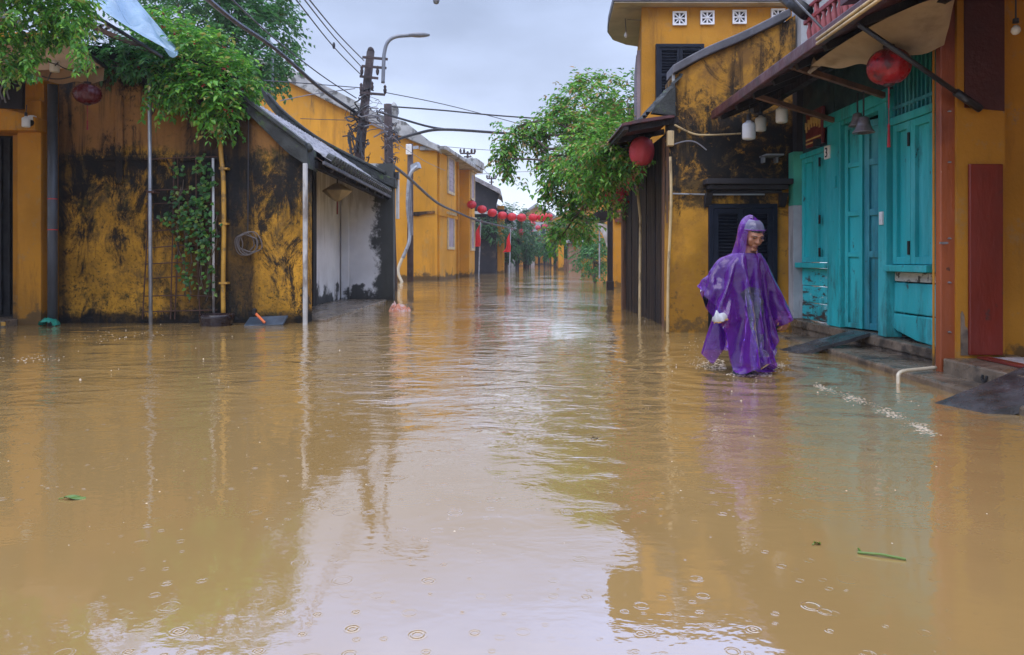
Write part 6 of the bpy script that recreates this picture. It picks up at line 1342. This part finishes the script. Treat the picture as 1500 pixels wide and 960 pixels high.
for j in range(NV2):
    for i in range(NU2):
        th = 2 * math.pi * (i + .5) / NU2; dth = min(th, 2 * math.pi - th); r, z = hp((j + .5) / NV2)
        q = (j * NU2 + i, j * NU2 + (i + 1) % NU2, (j + 1) * NU2 + (i + 1) % NU2, (j + 1) * NU2 + i)
        if dth < R(56) and z < .045: continue
        if th < R(105) and z < -.045: continue
        (vis if dth < R(75) and .058 < z < .125 else hood).f.append(q)
ho = hood.build('hood', 'film', co, smooth=True); vo = vis.build('visor', 'film_visor', co, smooth=True); vo['label'] = 'milky clear visor panel over the forehead'
m = MB(); m.tube([HB @ Vector((.1005 * math.sin(a), -.1125 * math.cos(a), .050 + .006 * math.cos(a))) for a in [R(-64 + i * 8) for i in range(17)]], .0035, 6); m.build('hood_rim', mk('purple_rain_hem', (.16, .02, .30), .35), co, smooth=True)
for o in (ho, vo):
    bm = bmesh.new(); bm.from_mesh(o.data); bmesh.ops.delete(bm, geom=[v for v in bm.verts if not v.link_faces], context='VERTS'); bm.to_mesh(o.data); bm.free()
# crumpled little bag held at the cuff
hc = RW + Vector((-.075, -.125, -.065))
m = MB(); m.lathe([(.010, .074), (.022, .066), (.034, .045), (.043, .022), (.050, .002), (.044, -.004), (.02, -.006)], hc, 26); m.v = [tuple(Vector(p) + (Vector(p) - hc) * (.75 * nz3(p[0], p[1], p[2] * .5, 34)) + Vector((-.25 * (p[2] - hc.z), 0, .25 * (p[0] - hc.x)))) for p in m.v]
o = m.build('plastic_bag', 'whitecloth', None, hc, smooth=True); _finish(o, 'small crumpled white plastic bag with a yellow edge held at the raincoat cuff', 'bag')
MB().tube([hc + Vector((.05 * math.cos(a), .038 * math.sin(a), -.004 + .014 * math.cos(a) + .005 * math.sin(4 * a))) for a in [i * math.pi / 10 for i in range(21)]], .0055, 6).build('rim', 'pipe_yellow', o, smooth=True)

# ================================================================== WATER SURFACE: splashes, foam, floating leaves
def wp(x, y): Y = FPX * HC / (y - HY); return Vector((WX(x, Y), Y, 0))
def blob(mb, p, r, h=.5):
    n = 7; base = len(mb.v); rr = [r * random.uniform(.7, 1.2) for _ in range(n)]
    for lev, sc in ((0, 1), (.6, .75), (1, .2)):
        for k in range(n): a = 2 * math.pi * k / n; mb.v.append((p.x + rr[k] * sc * math.cos(a), p.y + rr[k] * sc * math.sin(a), -.001 + lev * r * h))
    for l in range(2):
        for k in range(n): q = base + l * n; mb.f.append((q + k, q + (k + 1) % n, q + n + (k + 1) % n, q + n + k))
    mb.f.append(tuple(base + 2 * n + k for k in range(n)))
m = MB()
for k in range(150):
    y = 470 + 330 * random.random() ** 1.9; x = random.uniform(-20, 1330 if y < 560 else 1480)
    p = wp(x, y); blob(m, p, random.uniform(.002, .005) * (1 + (p.y > 4.5) * .8), .7)
stuff(m.build('raindrop_splashes', 'drop', None, smooth=True), 'tiny white raindrop splashes scattered over the brown water', 'splashes')
m = MB()
for k in range(620):
    f = random.random(); x = 1000 + 62 * f; y = 541 - 14 * random.random() ** 1.5 - (1 - f) * random.uniform(0, 10); blob(m, wp(x, y), random.uniform(.003, .011) * (.4 + f), random.uniform(.12, .3))
for k in range(260):
    x = random.gauss(1136, 9); y = random.gauss(537, 4.5); blob(m, wp(x, min(y, 547)), random.uniform(.003, .010), random.uniform(.15, .4))
for k in range(120): blob(m, wp(random.uniform(1064, 1130), random.gauss(549, 1.6)), random.uniform(.004, .012), .4)
for k in range(36): p = wp(random.uniform(1000, 1065), random.uniform(505, 540)); m.ball(p + Vector((0, 0, random.uniform(.02, .10))), random.uniform(.002, .004), 6)
stuff(m.build('wading_splash', 'foam', None, smooth=True), 'white splash thrown up round the hem of the purple raincoat', 'splash')
m = MB()
for k in range(900):
    f = random.random(); x = 1196 + 172 * f + random.gauss(0, 5); y = 565 + 72 * f + random.gauss(0, 2.0) - 5 * math.sin(f * 3); s_ = .5 + .8 * abs(math.sin(f * 11 + 1)); blob(m, wp(x, y), random.uniform(.003, .009) * s_, .22)
stuff(m.build('foam_line', 'foam', None, smooth=True), 'broken line of pale foam drifting in front of the stone steps', 'foam')
m = MB()
for k in range(150):
    cx_, cy_, sx, sy = random.choice(((40, 526, 26, 2.5), (140, 497, 30, 3), (195, 490, 22, 2), (60, 524, 14, 3))); blob(m, wp(random.gauss(cx_, sx), max(481, random.gauss(cy_, sy))), random.uniform(.004, .012), .22)
stuff(m.build('foam_patches', 'foam', None, smooth=True), 'pale foam patches drifting off the ochre shopfront at left', 'foam')
def float_leaf(x, y, ln, wd, ang, lab, mat='leaf_float'):
    p = wp(x, y); m = MB(); d = Vector((math.cos(ang), math.sin(ang), 0)); s = Vector((-d.y, d.x, 0))
    m.grid(lambda u, v: p + d * (u - .5) * ln + s * (v - .5) * wd * math.sin(math.pi * min(.98, max(.02, u))) + Vector((0, 0, .006 + .012 * math.sin(u * 4 + 1) * abs(v - .5))), 8, 4); o = m.build('floating_leaf', mat, None, p, smooth=True)
    MB().tube([p - d * ln * .5 + Vector((0, 0, .006)), p - d * ln * .75 + Vector((0, 0, .004))], .002, 5).build('stalk', mat, o); return _finish(o, lab, 'leaf', 'leaves floating on the flood water')
float_leaf(110, 731, .075, .045, .2, 'round green leaf floating alone on the brown water at left')
float_leaf(1197, 798, .03, .02, .5, 'tiny green leaf floating near the green twig')
float_leaf(872, 643, .03, .016, .3, 'tiny dark leaf floating in the middle right of the water', 'bark')
p = wp(1292, 817); m = MB(); m.tube([p + Vector((-.06, .03, .004)), p + Vector((0, .005, .008)), p + Vector((.06, -.022, .004))], .004, 6); m.tube([p + Vector((-.05, .025, .005)), p + Vector((-.046, .055, .006))], .003, 5)
o = m.build('floating_twig', 'leaf_float', None, p); _finish(o, 'green twig floating on the brown water at lower right', 'twig')

def mk_haze():
    m = bpy.data.materials.new('rain_haze'); m.use_nodes = True; nt_ = m.node_tree; nt_.nodes.clear()
    o = nt_.nodes.new('ShaderNodeOutputMaterial'); v = nt_.nodes.new('ShaderNodeVolumePrincipled'); nt_.links.new(v.outputs[0], o.inputs['Volume'])
    v.inputs['Color'].default_value = (.88, .92, 1, 1); v.inputs['Density'].default_value = .0009; v.inputs['Anisotropy'].default_value = .2
    return m
# ================================================================== AIR: thin rain haze
hz = MB().box(-160, 160, -30, 290, -1.5, 11.0).build('haze', mk_haze()); stuff(hz, 'thin pale rain haze filling the street', 'haze')
